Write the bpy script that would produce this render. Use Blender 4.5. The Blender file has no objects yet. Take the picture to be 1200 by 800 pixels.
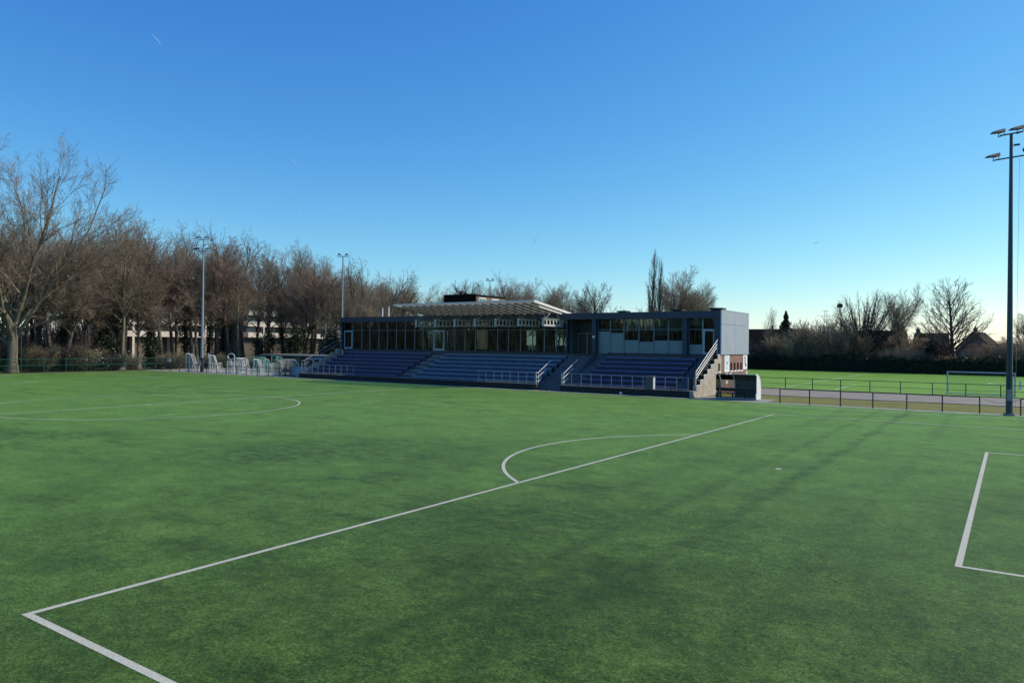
import bpy, bmesh, math, random
import numpy as np
from mathutils import Vector, Matrix
R = math.radians
sc = bpy.context.scene
col = sc.collection
random.seed(11)

# ------------------------------------------------------------------ helpers
def link(o, parent=None):
    col.objects.link(o)
    if parent is not None:
        o.parent = parent
    return o

def tag(o, label=None, cat=None, group=None, kind=None):
    if label: o['label'] = label
    if cat: o['category'] = cat
    if group: o['group'] = group
    if kind: o['kind'] = kind
    return o

def thing(name, label, cat, loc=(0, 0, 0), rz=0.0, group=None):
    o = bpy.data.objects.new(name, None)
    o.empty_display_size = 0.3
    o.location = loc
    o.rotation_euler = (0, 0, rz)
    link(o)
    return tag(o, label, cat, group)

def copy_tree(o, parent=None):
    c = o.copy()
    col.objects.link(c)
    if parent is not None:
        c.parent = parent
    for ch in list(o.children):
        copy_tree(ch, c)
    return c

def mesh_np(name, verts, faces, mat, smooth=False):
    """faces: (n,k) int array (all the same size)"""
    me = bpy.data.meshes.new(name)
    verts = np.asarray(verts, dtype=np.float32); faces = np.asarray(faces, dtype=np.int32)
    n, k = faces.shape
    me.vertices.add(len(verts)); me.vertices.foreach_set('co', verts.ravel())
    me.loops.add(n * k); me.loops.foreach_set('vertex_index', faces.ravel())
    me.polygons.add(n)
    me.polygons.foreach_set('loop_start', np.arange(0, n * k, k, dtype=np.int32))
    me.polygons.foreach_set('loop_total', np.full(n, k, dtype=np.int32))
    if smooth:
        me.polygons.foreach_set('use_smooth', np.ones(n, dtype=bool))
    me.update(calc_edges=True)
    me.validate()
    if mat: me.materials.append(mat)
    return me

class MB:
    """collects boxes, bars and prisms in world (or thing-local) coordinates"""
    def __init__(s):
        s.v = []; s.f = []
    def _add(s, vs, fs):
        b = len(s.v); s.v += [tuple(v) for v in vs]; s.f += [tuple(b + i for i in f) for f in fs]
        return s
    def box(s, x0, x1, y0, y1, z0, z1):
        return s._add([(x0,y0,z0),(x1,y0,z0),(x1,y1,z0),(x0,y1,z0),(x0,y0,z1),(x1,y0,z1),(x1,y1,z1),(x0,y1,z1)],
                      [(0,3,2,1),(4,5,6,7),(0,1,5,4),(1,2,6,5),(2,3,7,6),(3,0,4,7)])
    def hexa(s, bot, topv):
        return s._add(list(bot) + list(topv), [(0,3,2,1),(4,5,6,7),(0,1,5,4),(1,2,6,5),(2,3,7,6),(3,0,4,7)])
    def bar(s, p, q, r, n=6, r2=None, cap=True):
        p = Vector(p); q = Vector(q); d = (q - p)
        if d.length < 1e-6: return s
        d.normalize()
        a = d.cross(Vector((0,0,1)) if abs(d.z) < .9 else Vector((1,0,0))).normalized(); b = d.cross(a)
        r2 = r if r2 is None else r2
        vs = []
        for c, rr in ((p, r), (q, r2)):
            for i in range(n):
                t = 2*math.pi*(i+.5)/n
                vs.append(c + a*math.cos(t)*rr + b*math.sin(t)*rr)
        fs = [(i, (i+1) % n, n+(i+1) % n, n+i) for i in range(n)]
        if cap:
            fs += [tuple(range(n-1, -1, -1)), tuple(range(n, 2*n))]
        return s._add(vs, fs)
    def beam(s, p, q, w, h):
        """rectangular bar, w across, h up"""
        p = Vector(p); q = Vector(q); d = (q-p).normalized()
        a = d.cross(Vector((0,0,1)))
        a = Vector((1,0,0)) if a.length < 1e-4 else a.normalized()
        u = a.cross(d).normalized()
        vs = []
        for c in (p, q):
            for sx, sz in ((-1,-1),(1,-1),(1,1),(-1,1)):
                vs.append(c + a*sx*w/2 + u*sz*h/2)
        return s._add(vs, [(0,1,2,3),(7,6,5,4),(0,4,5,1),(1,5,6,2),(2,6,7,3),(3,7,4,0)])
    def path(s, pts, r, n=6):
        for a, b in zip(pts, pts[1:]): s.bar(a, b, r, n)
        return s
    def prism(s, poly, axis, a, b):
        """extrude a 2D polygon along an axis; poly gives the other two coordinates in order"""
        n = len(poly)
        def P(pt, t):
            if axis == 'x': return (t, pt[0], pt[1])
            if axis == 'y': return (pt[0], t, pt[1])
            return (pt[0], pt[1], t)
        vs = [P(p, a) for p in poly] + [P(p, b) for p in poly]
        return s._add(vs, [tuple(range(n-1,-1,-1)), tuple(range(n, 2*n))] + [(i,(i+1)%n,n+(i+1)%n,n+i) for i in range(n)])
    def quad(s, a, b, c, d):
        return s._add([a,b,c,d], [(0,1,2,3)])
    def build(s, name, mat, parent=None, off=None, bevel=0.0, smooth=False):
        me = bpy.data.meshes.new(name)
        o = (0,0,0) if off is None else off
        me.from_pydata([(v[0]-o[0], v[1]-o[1], v[2]-o[2]) for v in s.v], [], s.f)
        bm = bmesh.new(); bm.from_mesh(me)
        bmesh.ops.recalc_face_normals(bm, faces=bm.faces)
        bm.to_mesh(me); bm.free()
        if mat: me.materials.append(mat)
        if smooth:
            for p in me.polygons: p.use_smooth = True
        ob = bpy.data.objects.new(name, me)
        link(ob, parent)
        if bevel:
            m = ob.modifiers.new('bevel', 'BEVEL'); m.width = bevel; m.segments = 2; m.limit_method = 'ANGLE'
        return ob

# ------------------------------------------------------------------ materials
def newmat(name):
    m = bpy.data.materials.new(name); m.use_nodes = True
    nt = m.node_tree; nt.nodes.clear()
    out = nt.nodes.new('ShaderNodeOutputMaterial')
    b = nt.nodes.new('ShaderNodeBsdfPrincipled')
    nt.links.new(b.outputs[0], out.inputs[0])
    return m, nt, b, out

def N(nt, kind, **kw):
    n = nt.nodes.new(kind)
    for k, v in kw.items():
        if hasattr(n, k) and k not in n.inputs: setattr(n, k, v)
        else: n.inputs[k].default_value = v
    return n

def mixc(nt, fac, a, b, blend='MIX'):
    m = nt.nodes.new('ShaderNodeMix'); m.data_type = 'RGBA'; m.blend_type = blend
    for sock, v in ((0, fac), (6, a), (7, b)):
        if hasattr(v, 'is_output') or isinstance(v, bpy.types.NodeSocket): nt.links.new(v, m.inputs[sock])
        else: m.inputs[sock].default_value = v if sock == 0 else (tuple(v) + (1,))[:4]
    return m.outputs[2]

def ramp(nt, fac, stops):
    r = nt.nodes.new('ShaderNodeValToRGB')
    el = r.color_ramp.elements
    while len(el) < len(stops): el.new(.5)
    for e, (p, c) in zip(el, stops):
        e.position = p; e.color = (c, c, c, 1) if not isinstance(c, tuple) else c + (1,)
    nt.links.new(fac, r.inputs[0])
    return r.outputs[0]

def noise(nt, scale, detail=4, rough=.55, vec=None, coord='Object', sc3=None):
    tc = nt.nodes.new('ShaderNodeTexCoord'); n = nt.nodes.new('ShaderNodeTexNoise')
    n.inputs['Scale'].default_value = scale; n.inputs['Detail'].default_value = detail; n.inputs['Roughness'].default_value = rough
    if sc3:
        mp = nt.nodes.new('ShaderNodeMapping'); mp.inputs['Scale'].default_value = sc3[:3]
        if len(sc3) > 3: mp.inputs['Rotation'].default_value = (0, 0, sc3[3])
        nt.links.new(tc.outputs[coord], mp.inputs[0]); nt.links.new(mp.outputs[0], n.inputs['Vector'])
    else:
        nt.links.new(tc.outputs[coord], n.inputs['Vector'])
    return n.outputs['Fac']

def simple(name, c, rough=.6, var=.25, scale=3.0, metal=0.0, bump=0.0, bscale=40, spec=.5, sc3=None):
    m, nt, b, out = newmat(name)
    f = noise(nt, scale, 5, .6, sc3=sc3)
    lo = tuple(x*(1-var) for x in c); hi = tuple(min(1, x*(1+var)) for x in c)
    nt.links.new(mixc(nt, ramp(nt, f, [(.3, 0.), (.7, 1.)]), lo, hi), b.inputs['Base Color'])
    b.inputs['Roughness'].default_value = rough; b.inputs['Metallic'].default_value = metal
    b.inputs['Specular IOR Level'].default_value = spec
    if bump:
        bp = nt.nodes.new('ShaderNodeBump'); bp.inputs['Strength'].default_value = bump; bp.inputs['Distance'].default_value = .02
        nt.links.new(noise(nt, bscale, 3), bp.inputs['Height']); nt.links.new(bp.outputs[0], b.inputs['Normal'])
    return m

def turf_mat(name, dark, mid, light, sheen=.9, sheen_tint=(.48,.80,.22), stripes=False, spec=.15):
    m, nt, b, out = newmat(name)
    def wsum(parts, base=0.0):
        acc = None
        for f, wgt in parts:
            n_ = nt.nodes.new('ShaderNodeMath'); n_.operation = 'MULTIPLY_ADD'; n_.inputs[1].default_value = wgt
            nt.links.new(f, n_.inputs[0])
            if acc is None: n_.inputs[2].default_value = base
            else: nt.links.new(acc, n_.inputs[2])
            acc = n_.outputs[0]
        return acc
    med = noise(nt, 1.1, 5, .68, sc3=(1, .8, 1, .6))
    patch = noise(nt, .36, 4, .6)
    # height of the brushed pile: clumps of several sizes
    pile = wsum([(noise(nt, 3.6, 2, .55), .13), (noise(nt, 9, 2, .55), .20), (noise(nt, 21, 2, .6), .33), (noise(nt, 46, 2, .6), .34), (med, .20), (patch, .17)], -.185)
    c4 = ramp(nt, pile, [(.38, tuple(x*.5 for x in dark)), (.455, dark), (.53, mid), (.63, light)])
    # worn, crumb-darkened stains
    st = noise(nt, .55, 8, .76, sc3=(.45, 1.2, 1, .75))
    mask = noise(nt, .05, 2, .5)
    stf = nt.nodes.new('ShaderNodeMath'); stf.operation = 'MULTIPLY'
    nt.links.new(ramp(nt, st, [(.50, 0.), (.60, 1.)]), stf.inputs[0]); nt.links.new(ramp(nt, mask, [(.42, .04), (.60, .7)]), stf.inputs[1])
    dash = nt.nodes.new('ShaderNodeMath'); dash.operation = 'MULTIPLY'
    nt.links.new(stf.outputs[0], dash.inputs[0]); nt.links.new(ramp(nt, noise(nt, 4.5, 5, .7), [(.40, .12), (.56, 1.)]), dash.inputs[1])
    stain = dash.outputs[0]
    if stripes:
        tcw = nt.nodes.new('ShaderNodeTexCoord'); brk = ramp(nt, noise(nt, 2.2, 7, .74, sc3=(.6, 1.2, 1, .75)), [(.40, .12), (.60, 1.)])
        for (px, py, ra, rb, rot, st_) in WORN:
            mp = nt.nodes.new('ShaderNodeMapping'); mp.vector_type = 'TEXTURE'; mp.inputs['Location'].default_value = (px, py, 0); mp.inputs['Rotation'].default_value = (0, 0, rot); mp.inputs['Scale'].default_value = (ra, rb, 1)
            ln = nt.nodes.new('ShaderNodeVectorMath'); ln.operation = 'LENGTH'; nt.links.new(tcw.outputs['Object'], mp.inputs[0]); nt.links.new(mp.outputs[0], ln.inputs[0])
            mr0 = nt.nodes.new('ShaderNodeMapRange'); mr0.interpolation_type = 'SMOOTHSTEP'; mr0.inputs[1].default_value = 1.0; mr0.inputs[2].default_value = .35; mr0.inputs[3].default_value = 0; mr0.inputs[4].default_value = st_
            nt.links.new(ln.outputs['Value'], mr0.inputs[0])
            m3 = nt.nodes.new('ShaderNodeMath'); m3.operation = 'MULTIPLY'; nt.links.new(mr0.outputs[0], m3.inputs[0]); nt.links.new(brk, m3.inputs[1])
            m4 = nt.nodes.new('ShaderNodeMath'); m4.operation = 'MAXIMUM'; nt.links.new(stain, m4.inputs[0]); nt.links.new(m3.outputs[0], m4.inputs[1]); stain = m4.outputs[0]
    last = mixc(nt, stain, c4, tuple(x*.62 for x in dark))
    if stripes:                                       # wheel tracks of the brushing machine, parallel to the goal line
        tc = nt.nodes.new('ShaderNodeTexCoord'); sx = nt.nodes.new('ShaderNodeSeparateXYZ')
        nt.links.new(tc.outputs['Object'], sx.inputs[0])
        wob = noise(nt, .35, 3)
        for x0, w, s in ((-10.1, .36, .62), (-11.7, .30, .45), (-2.6, .34, .4), (-7.6, .4, .3), (-4.2, .3, .3), (-13.6, .5, .3)):
            a = nt.nodes.new('ShaderNodeMath'); a.operation = 'SUBTRACT'; a.inputs[1].default_value = x0
            nt.links.new(sx.outputs[0], a.inputs[0])
            w2 = nt.nodes.new('ShaderNodeMath'); w2.operation = 'MULTIPLY_ADD'; w2.inputs[1].default_value = .5; w2.inputs[2].default_value = -.25
            nt.links.new(wob, w2.inputs[0])
            ad = nt.nodes.new('ShaderNodeMath'); ad.operation = 'ADD'
            nt.links.new(a.outputs[0], ad.inputs[0]); nt.links.new(w2.outputs[0], ad.inputs[1])
            ab = nt.nodes.new('ShaderNodeMath'); ab.operation = 'ABSOLUTE'; nt.links.new(ad.outputs[0], ab.inputs[0])
            mr = nt.nodes.new('ShaderNodeMapRange'); mr.inputs[1].default_value = w; mr.inputs[2].default_value = w*.25
            mr.inputs[3].default_value = 0; mr.inputs[4].default_value = s
            nt.links.new(ab.outputs[0], mr.inputs[0])
            mu = nt.nodes.new('ShaderNodeMath'); mu.operation = 'MULTIPLY'
            nt.links.new(mr.outputs[0], mu.inputs[0]); nt.links.new(ramp(nt, noise(nt, 1.4, 6, .75), [(.40, .1), (.58, 1.)]), mu.inputs[1])
            last = mixc(nt, mu.outputs[0], last, tuple(x*.7 for x in dark))
            mx2 = nt.nodes.new('ShaderNodeMath'); mx2.operation = 'MAXIMUM'
            nt.links.new(stain, mx2.inputs[0]); nt.links.new(mu.outputs[0], mx2.inputs[1]); stain = mx2.outputs[0]
    nt.links.new(last, b.inputs['Base Color'])
    b.inputs['Roughness'].default_value = .65
    b.inputs['Specular IOR Level'].default_value = spec
    # fibre sheen of the pile: worn and stained places have lost it
    v1 = nt.nodes.new('ShaderNodeMapRange'); v1.inputs[3].default_value = sheen; v1.inputs[4].default_value = sheen*.30
    nt.links.new(stain, v1.inputs[0])
    v2 = nt.nodes.new('ShaderNodeMath'); v2.operation = 'MULTIPLY'; nt.links.new(v1.outputs[0], v2.inputs[0])
    nt.links.new(ramp(nt, pile, [(.42, .60), (.57, 1.)]), v2.inputs[1])
    nt.links.new(v2.outputs[0], b.inputs['Sheen Weight'])
    b.inputs['Sheen Roughness'].default_value = .235
    b.inputs['Sheen Tint'].default_value = sheen_tint + (1,)
    bp = nt.nodes.new('ShaderNodeBump'); bp.inputs['Strength'].default_value = .35; bp.inputs['Distance'].default_value = .02
    nt.links.new(noise(nt, 38, 5, .8), bp.inputs['Height']); nt.links.new(bp.outputs[0], b.inputs['Normal'])
    return m

def brick_mat(name, c1, c2, mortar, scale=4.0):
    m, nt, b, out = newmat(name)
    tc = nt.nodes.new('ShaderNodeTexCoord'); sp = nt.nodes.new('ShaderNodeSeparateXYZ'); cb = nt.nodes.new('ShaderNodeCombineXYZ')
    ad = nt.nodes.new('ShaderNodeMath'); ad.operation = 'ADD'
    nt.links.new(tc.outputs['Object'], sp.inputs[0])
    nt.links.new(sp.outputs[0], ad.inputs[0]); nt.links.new(sp.outputs[1], ad.inputs[1])
    nt.links.new(ad.outputs[0], cb.inputs[0]); nt.links.new(sp.outputs[2], cb.inputs[1])
    br = nt.nodes.new('ShaderNodeTexBrick'); br.inputs['Scale'].default_value = scale
    br.inputs['Color1'].default_value = c1 + (1,); br.inputs['Color2'].default_value = c2 + (1,); br.inputs['Mortar'].default_value = mortar + (1,)
    br.inputs['Mortar Size'].default_value = .012
    nt.links.new(cb.outputs[0], br.inputs['Vector'])
    nt.links.new(mixc(nt, ramp(nt, noise(nt, .8, 5), [(.3, 0.), (.75, .5)]), br.outputs[0], tuple(x*.55 for x in c1)), b.inputs['Base Color'])
    b.inputs['Roughness'].default_value = .85
    return m

def glass_mat(name, tint, refl=1.0):
    m, nt, b, out = newmat(name); nt.nodes.remove(b)
    t = nt.nodes.new('ShaderNodeBsdfTransparent'); t.inputs[0].default_value = tint + (1,)
    g = nt.nodes.new('ShaderNodeBsdfGlossy'); g.inputs['Roughness'].default_value = .02; g.inputs[0].default_value = (.9,.95,1,1)
    fr = nt.nodes.new('ShaderNodeFresnel'); fr.inputs[0].default_value = 1.5
    mu = nt.nodes.new('ShaderNodeMath'); mu.operation = 'MULTIPLY'; mu.inputs[1].default_value = 1.3*refl; mu.use_clamp = True
    nt.links.new(fr.outputs[0], mu.inputs[0])
    mx = nt.nodes.new('ShaderNodeMixShader'); nt.links.new(mu.outputs[0], mx.inputs[0]); nt.links.new(t.outputs[0], mx.inputs[1]); nt.links.new(g.outputs[0], mx.inputs[2])
    nt.links.new(mx.outputs[0], out.inputs[0])
    return m

def leaf_mat(name, c, var=.5, trans=.3):
    m, nt, b, out = newmat(name)
    f = noise(nt, 1.3, 4, .6)
    g = noise(nt, 14, 2, .6)
    a = mixc(nt, ramp(nt, f, [(.3, 0.), (.7, 1.)]), tuple(x*(1-var) for x in c), tuple(x*(1+var) for x in c))
    a = mixc(nt, ramp(nt, g, [(.35, 0.), (.7, .6)]), a, (c[0]*1.5, c[1]*1.35, c[2]*.9))
    nt.links.new(a, b.inputs['Base Color']); b.inputs['Roughness'].default_value = .55
    tr = nt.nodes.new('ShaderNodeBsdfTranslucent'); nt.links.new(a, tr.inputs[0])
    mx = nt.nodes.new('ShaderNodeMixShader'); mx.inputs[0].default_value = trans
    nt.links.new(b.outputs[0], mx.inputs[1]); nt.links.new(tr.outputs[0], mx.inputs[2]); nt.links.new(mx.outputs[0], out.inputs[0])
    return m

WORN = [(-25.5, 14.0, 9.5, 5.2, R(50), .75), (-13.5, 9.5, 4.5, 2.4, R(35), .65), (-11.5, 6.0, 4.0, 2.2, R(15), .6), (-38.0, 9.5, 6.0, 2.4, R(40), .7), (-5.4, 18.0, 3.2, 1.6, R(70), .5)]
M = {}
M['turf'] = turf_mat('turf', (.018,.042,.006), (.052,.100,.014), (.125,.205,.048), 1.0, (.80,1.0,.23), True, .14)
M['turf2'] = turf_mat('bright_turf', (.085,.150,.010), (.150,.265,.020), (.21,.34,.045), .9, (.75,1.0,.20))
M['verge'] = turf_mat('mossy_verge', (.125,.105,.012), (.200,.165,.020), (.25,.205,.045), .30, (.7,.65,.2))
M['land'] = turf_mat('meadow', (.035,.04,.015), (.06,.06,.025), (.09,.09,.04), .1)
M['litter'] = simple('leaf_litter', (.070,.055,.036), .95, .5, .7, bump=.5, bscale=6)
M['line'] = simple('line_white', (.52,.51,.47), .85, .45, 30, bump=.5, bscale=40)
_m, _nt, _b, _o = newmat('line_white_worn')
_c = mixc(_nt, ramp(_nt, noise(_nt, 26, 4, .7), [(.3, 0.), (.7, 1.)]), (.37,.355,.29), (.62,.595,.50))
_c = mixc(_nt, ramp(_nt, noise(_nt, 48, 5, .75), [(.56, 0.), (.66, .75)]), _c, (.09,.13,.05))
_c = mixc(_nt, ramp(_nt, noise(_nt, .5, 4, .6), [(.45, 0.), (.75, .3)]), _c, (.30,.31,.23))
_nt.links.new(_c, _b.inputs['Base Color']); _b.inputs['Roughness'].default_value = .85
M['line'] = _m
M['line2'] = simple('line_far', (.60,.72,.50), .8, .2, 5)
M['paving'] = simple('paving', (.24,.245,.22), .9, .25, 1.2, bump=.3)
M['asphalt'] = simple('asphalt_path', (.235,.205,.168), .9, .22, .5, bump=.3)
M['kerb'] = simple('kerb', (.30,.29,.27), .9, .2, 2)
M['concrete'] = simple('concrete', (.20,.20,.195), .9, .3, 1.3, bump=.2)
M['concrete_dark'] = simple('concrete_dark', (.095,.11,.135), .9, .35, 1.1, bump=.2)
M['wall_dark'] = brick_mat('wall_dark_brick', (.022,.019,.020), (.032,.026,.026), (.03,.03,.03))
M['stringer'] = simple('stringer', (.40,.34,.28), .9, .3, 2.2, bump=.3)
M['brick'] = brick_mat('brick_red', (.23,.10,.075), (.30,.135,.10), (.32,.29,.26))
M['brick2'] = brick_mat('brick_house', (.20,.12,.09), (.26,.16,.12), (.3,.27,.24))
M['brick_dark'] = brick_mat('brick_brown', (.055,.040,.038), (.08,.055,.05), (.09,.08,.075))
M['navy'] = simple('navy_cladding', (.020,.034,.068), .45, .2, .8)
M['panel'] = simple('grey_cladding', (.31,.345,.42), .5, .06, .6)
M['roofing'] = simple('roof_felt', (.12,.13,.15), .85, .25, .6)
M['bench'] = simple('bench_plank', (.068,.088,.225), .45, .35, 1.6, sc3=(1,6,6))
M['bench_mid'] = simple('bench_plank_faded', (.145,.22,.33), .5, .30, 1.6, sc3=(1,6,6))
M['backboard'] = simple('dark_navy_board', (.014,.020,.055), .6, .3, 3, sc3=(6,1,1))
M['blue'] = simple('blue_panel', (.010,.015,.068), .45, .3, 1.4)
M['blue_mid'] = simple('blue_panel_faded', (.035,.068,.165), .55, .35, 1.2)
def panel_mat(name, c, tr):
    m, nt, b, out = newmat(name); f = noise(nt, 1.1, 4)
    cc = mixc(nt, f, tuple(x*.7 for x in c), c); nt.links.new(cc, b.inputs['Base Color']); b.inputs['Roughness'].default_value = .6
    t2 = nt.nodes.new('ShaderNodeBsdfTranslucent'); nt.links.new(cc, t2.inputs[0])
    mx = nt.nodes.new('ShaderNodeMixShader'); mx.inputs[0].default_value = tr; nt.links.new(b.outputs[0], mx.inputs[1]); nt.links.new(t2.outputs[0], mx.inputs[2]); nt.links.new(mx.outputs[0], out.inputs[0]); return m
M['sheet'] = panel_mat('translucent_roof_panel', (.46,.42,.35), .42)
M['steelwhite'] = simple('white_steel', (.50,.49,.45), .5, .15, 3)
M['steelgrey'] = simple('painted_steel_grey', (.32,.32,.30), .55, .2, 3)
M['rafter'] = simple('rafter_paint', (.40,.37,.32), .6, .2, 2)
M['rail'] = simple('galvanised_rail', (.36,.36,.36), .4, .15, 6, metal=.3)
M['railwhite'] = simple('white_rail', (.80,.76,.72), .4, .12, 6)
M['darkpost'] = simple('dark_post', (.022,.025,.030), .5, .3, 4)
M['green'] = simple('green_post', (.016,.092,.062), .45, .2, 4)
M['galv'] = simple('galvanised_mast', (.34,.36,.38), .45, .18, 2.5, metal=.55, sc3=(1,1,.2))
M['galvdark'] = simple('galvanised_shade_side', (.045,.066,.082), .45, .25, 2.5, metal=.25, sc3=(1,1,.15))  # dark copy of the galvanised grey, its shade side put into the colour
M['lamp_body'] = simple('floodlight_body', (.05,.05,.055), .5, .2, 5)
M['lamp_glass'] = simple('floodlight_glass', (.09,.09,.09), .15, .1, 5, metal=.6)
M['frame'] = simple('window_frame', (.17,.20,.20), .45, .15, 4)
M['doorframe'] = simple('door_frame_pale', (.42,.47,.55), .5, .12, 4)
M['door_dark'] = simple('door_dark', (.035,.03,.03), .6, .25, 4)
M['glass'] = glass_mat('window_glass', (.50,.60,.57))
def poly_mat(name, c, tr):
    m, nt, b, out = newmat(name); b.inputs['Base Color'].default_value = c + (1,); b.inputs['Roughness'].default_value = .3
    t1 = nt.nodes.new('ShaderNodeBsdfTransparent'); t1.inputs[0].default_value = (.9,.9,.85,1)
    t2 = nt.nodes.new('ShaderNodeBsdfTranslucent'); t2.inputs[0].default_value = c + (1,)
    m1 = nt.nodes.new('ShaderNodeMixShader'); m1.inputs[0].default_value = .5; nt.links.new(b.outputs[0], m1.inputs[1]); nt.links.new(t2.outputs[0], m1.inputs[2])
    m2 = nt.nodes.new('ShaderNodeMixShader'); m2.inputs[0].default_value = tr; nt.links.new(m1.outputs[0], m2.inputs[1]); nt.links.new(t1.outputs[0], m2.inputs[2])
    nt.links.new(m2.outputs[0], out.inputs[0]); return m
M['poly'] = poly_mat('weathered_polycarbonate', (.50,.48,.40), .72)
M['glass_clear'] = glass_mat('shelter_glass', (.80,.84,.82), .8)
M['frost'] = simple('frosted_film', (.16,.235,.255), .25, .10, .9)
M['sky_reflection'] = simple('sky_reflection_grey', (.55,.62,.62), .8, .15, 1.2)  # pale tone painted in for grey sky reflected by the upper panes
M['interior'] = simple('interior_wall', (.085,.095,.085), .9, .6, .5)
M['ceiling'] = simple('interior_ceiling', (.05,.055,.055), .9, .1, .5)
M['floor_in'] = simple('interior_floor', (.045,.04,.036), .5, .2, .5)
M['table'] = simple('white_table', (.75,.75,.72), .5, .05, 2)
M['banner'] = simple('banner_white', (.78,.80,.82), .6, .06, 1.5)
M['ink_teal'] = simple('banner_teal', (.38,.60,.60), .6, .1, 4)
M['ink_dark'] = simple('banner_dark', (.05,.055,.10), .6, .1, 4)
M['white'] = simple('white_paint', (.74,.74,.72), .5, .1, 3)
M['net'] = simple('white_net', (.72,.72,.68), .8, .1, 3)
M['greennet'] = simple('green_net', (.05,.27,.19), .7, .2, 3)
M['goalwhite'] = simple('goal_frame_white', (.56,.56,.53), .5, .2, 3)
M['goalgreen'] = simple('goal_frame_green', (.16,.42,.32), .5, .15, 4)
M['goalblue'] = simple('goal_frame_weathered', (.35,.43,.50), .5, .15, 4)
M['shelter_panel'] = simple('shelter_panel', (.085,.095,.10), .35, .2, 2)
M['black'] = simple('near_black', (.012,.012,.014), .7, .3, 4)
M['tile_dark'] = simple('roof_tiles_dark', (.013,.010,.009), .95, .35, 2.2, spec=.1, sc3=(.4,.4,5))
M['tile_brown'] = simple('roof_tiles_brown', (.034,.020,.014), .95, .35, 2.2, spec=.15, sc3=(.4,.4,5))
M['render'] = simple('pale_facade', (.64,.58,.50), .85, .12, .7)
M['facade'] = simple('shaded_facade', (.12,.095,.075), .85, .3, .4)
M['bark'] = simple('bark', (.115,.098,.075), .95, .5, 2.0, bump=.6, bscale=9, sc3=(1,1,.25))
M['bark_pale'] = simple('bark_pale', (.155,.135,.098), .95, .45, 1.6, bump=.6, bscale=9, sc3=(1,1,.3))
M['bark_deep'] = simple('evergreen_shade', (.085,.105,.095), .95, .4, .3)
M['room'] = simple('room_screen', (.26,.31,.31), .8, .2, .6)
M['bark_dark'] = simple('bark_dark', (.050,.042,.036), .95, .4, 2.0)
M['twig'] = simple('twigs', (.250,.198,.142), .9, .35, .35)
M['twig_red'] = simple('twigs_red', (.235,.170,.130), .9, .35, .35)
M['twig_olive'] = simple('twigs_olive', (.205,.172,.112), .9, .35, .35)
M['twig_bush'] = simple('twigs_bush', (.38,.295,.19), .9, .3, .5)
M['twig_dark'] = simple('twigs_dark', (.060,.050,.048), .9, .35, .35)
M['twig_rust'] = simple('twigs_rust', (.36,.215,.12), .9, .3, .5)
M['ivy'] = leaf_mat('ivy_leaves', (.022,.034,.014))
M['evergreen'] = leaf_mat('evergreen_leaves', (.026,.040,.018))
M['hedge'] = leaf_mat('hedge_leaves', (.020,.034,.014), .55, .15)
M['needle'] = leaf_mat('conifer_needles', (.014,.026,.016), .4, .1)
M['blossom'] = simple('blossom', (.50,.48,.42), .8, .3, 2)
M['nest'] = simple('nest_twigs', (.02,.016,.014), .95, .3, 5)
M['trail'] = simple('ice_trail', (.85,.87,.90), 1.0, .05, .01)

# ------------------------------------------------------------------ world, sun, camera
SUN_EL, SUN_AZ = R(38.5), R(45.5)      # azimuth clockwise from +Y
w = bpy.data.worlds.new('World'); sc.world = w; w.use_nodes = True
nt = w.node_tree; nt.nodes.clear()
sky = nt.nodes.new('ShaderNodeTexSky'); sky.sky_type = 'NISHITA'; sky.sun_disc = False
sky.sun_elevation = SUN_EL; sky.sun_rotation = SUN_AZ
sky.air_density = 1.0; sky.dust_density = .2; sky.ozone_density = 3.0; sky.altitude = 0
bg = nt.nodes.new('ShaderNodeBackground'); bg.inputs[1].default_value = .10
wo = nt.nodes.new('ShaderNodeOutputWorld')
# clear cold air: a deeper blue than the default sky (per channel response of the scattered light)
sp_ = nt.nodes.new('ShaderNodeSeparateColor'); cb_ = nt.nodes.new('ShaderNodeCombineColor')
nt.links.new(sky.outputs[0], sp_.inputs[0])
for ch, (pw, am) in enumerate(((1.60, 1.67), (1.15, 1.50), (.60, 1.22))):
    m1 = nt.nodes.new('ShaderNodeMath'); m1.operation = 'MULTIPLY'; m1.inputs[1].default_value = .1
    m2 = nt.nodes.new('ShaderNodeMath'); m2.operation = 'POWER'; m2.inputs[1].default_value = pw
    m3 = nt.nodes.new('ShaderNodeMath'); m3.operation = 'MULTIPLY'; m3.inputs[1].default_value = am*10
    nt.links.new(sp_.outputs[ch], m1.inputs[0]); nt.links.new(m1.outputs[0], m2.inputs[0]); nt.links.new(m2.outputs[0], m3.inputs[0]); nt.links.new(m3.outputs[0], cb_.inputs[ch])
nt.links.new(cb_.outputs[0], bg.inputs[0]); nt.links.new(bg.outputs[0], wo.inputs[0])
sl = bpy.data.lights.new('sun', 'SUN'); sl.energy = 4.3; sl.angle = R(.53); sl.color = (1, .90, .70)
so = bpy.data.objects.new('sun', sl); link(so)
sv = Vector((math.cos(SUN_EL)*math.sin(SUN_AZ), math.cos(SUN_EL)*math.cos(SUN_AZ), math.sin(SUN_EL)))
so.rotation_euler = sv.to_track_quat('Z', 'Y').to_euler(); so.location = (60, 60, 60)

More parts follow.
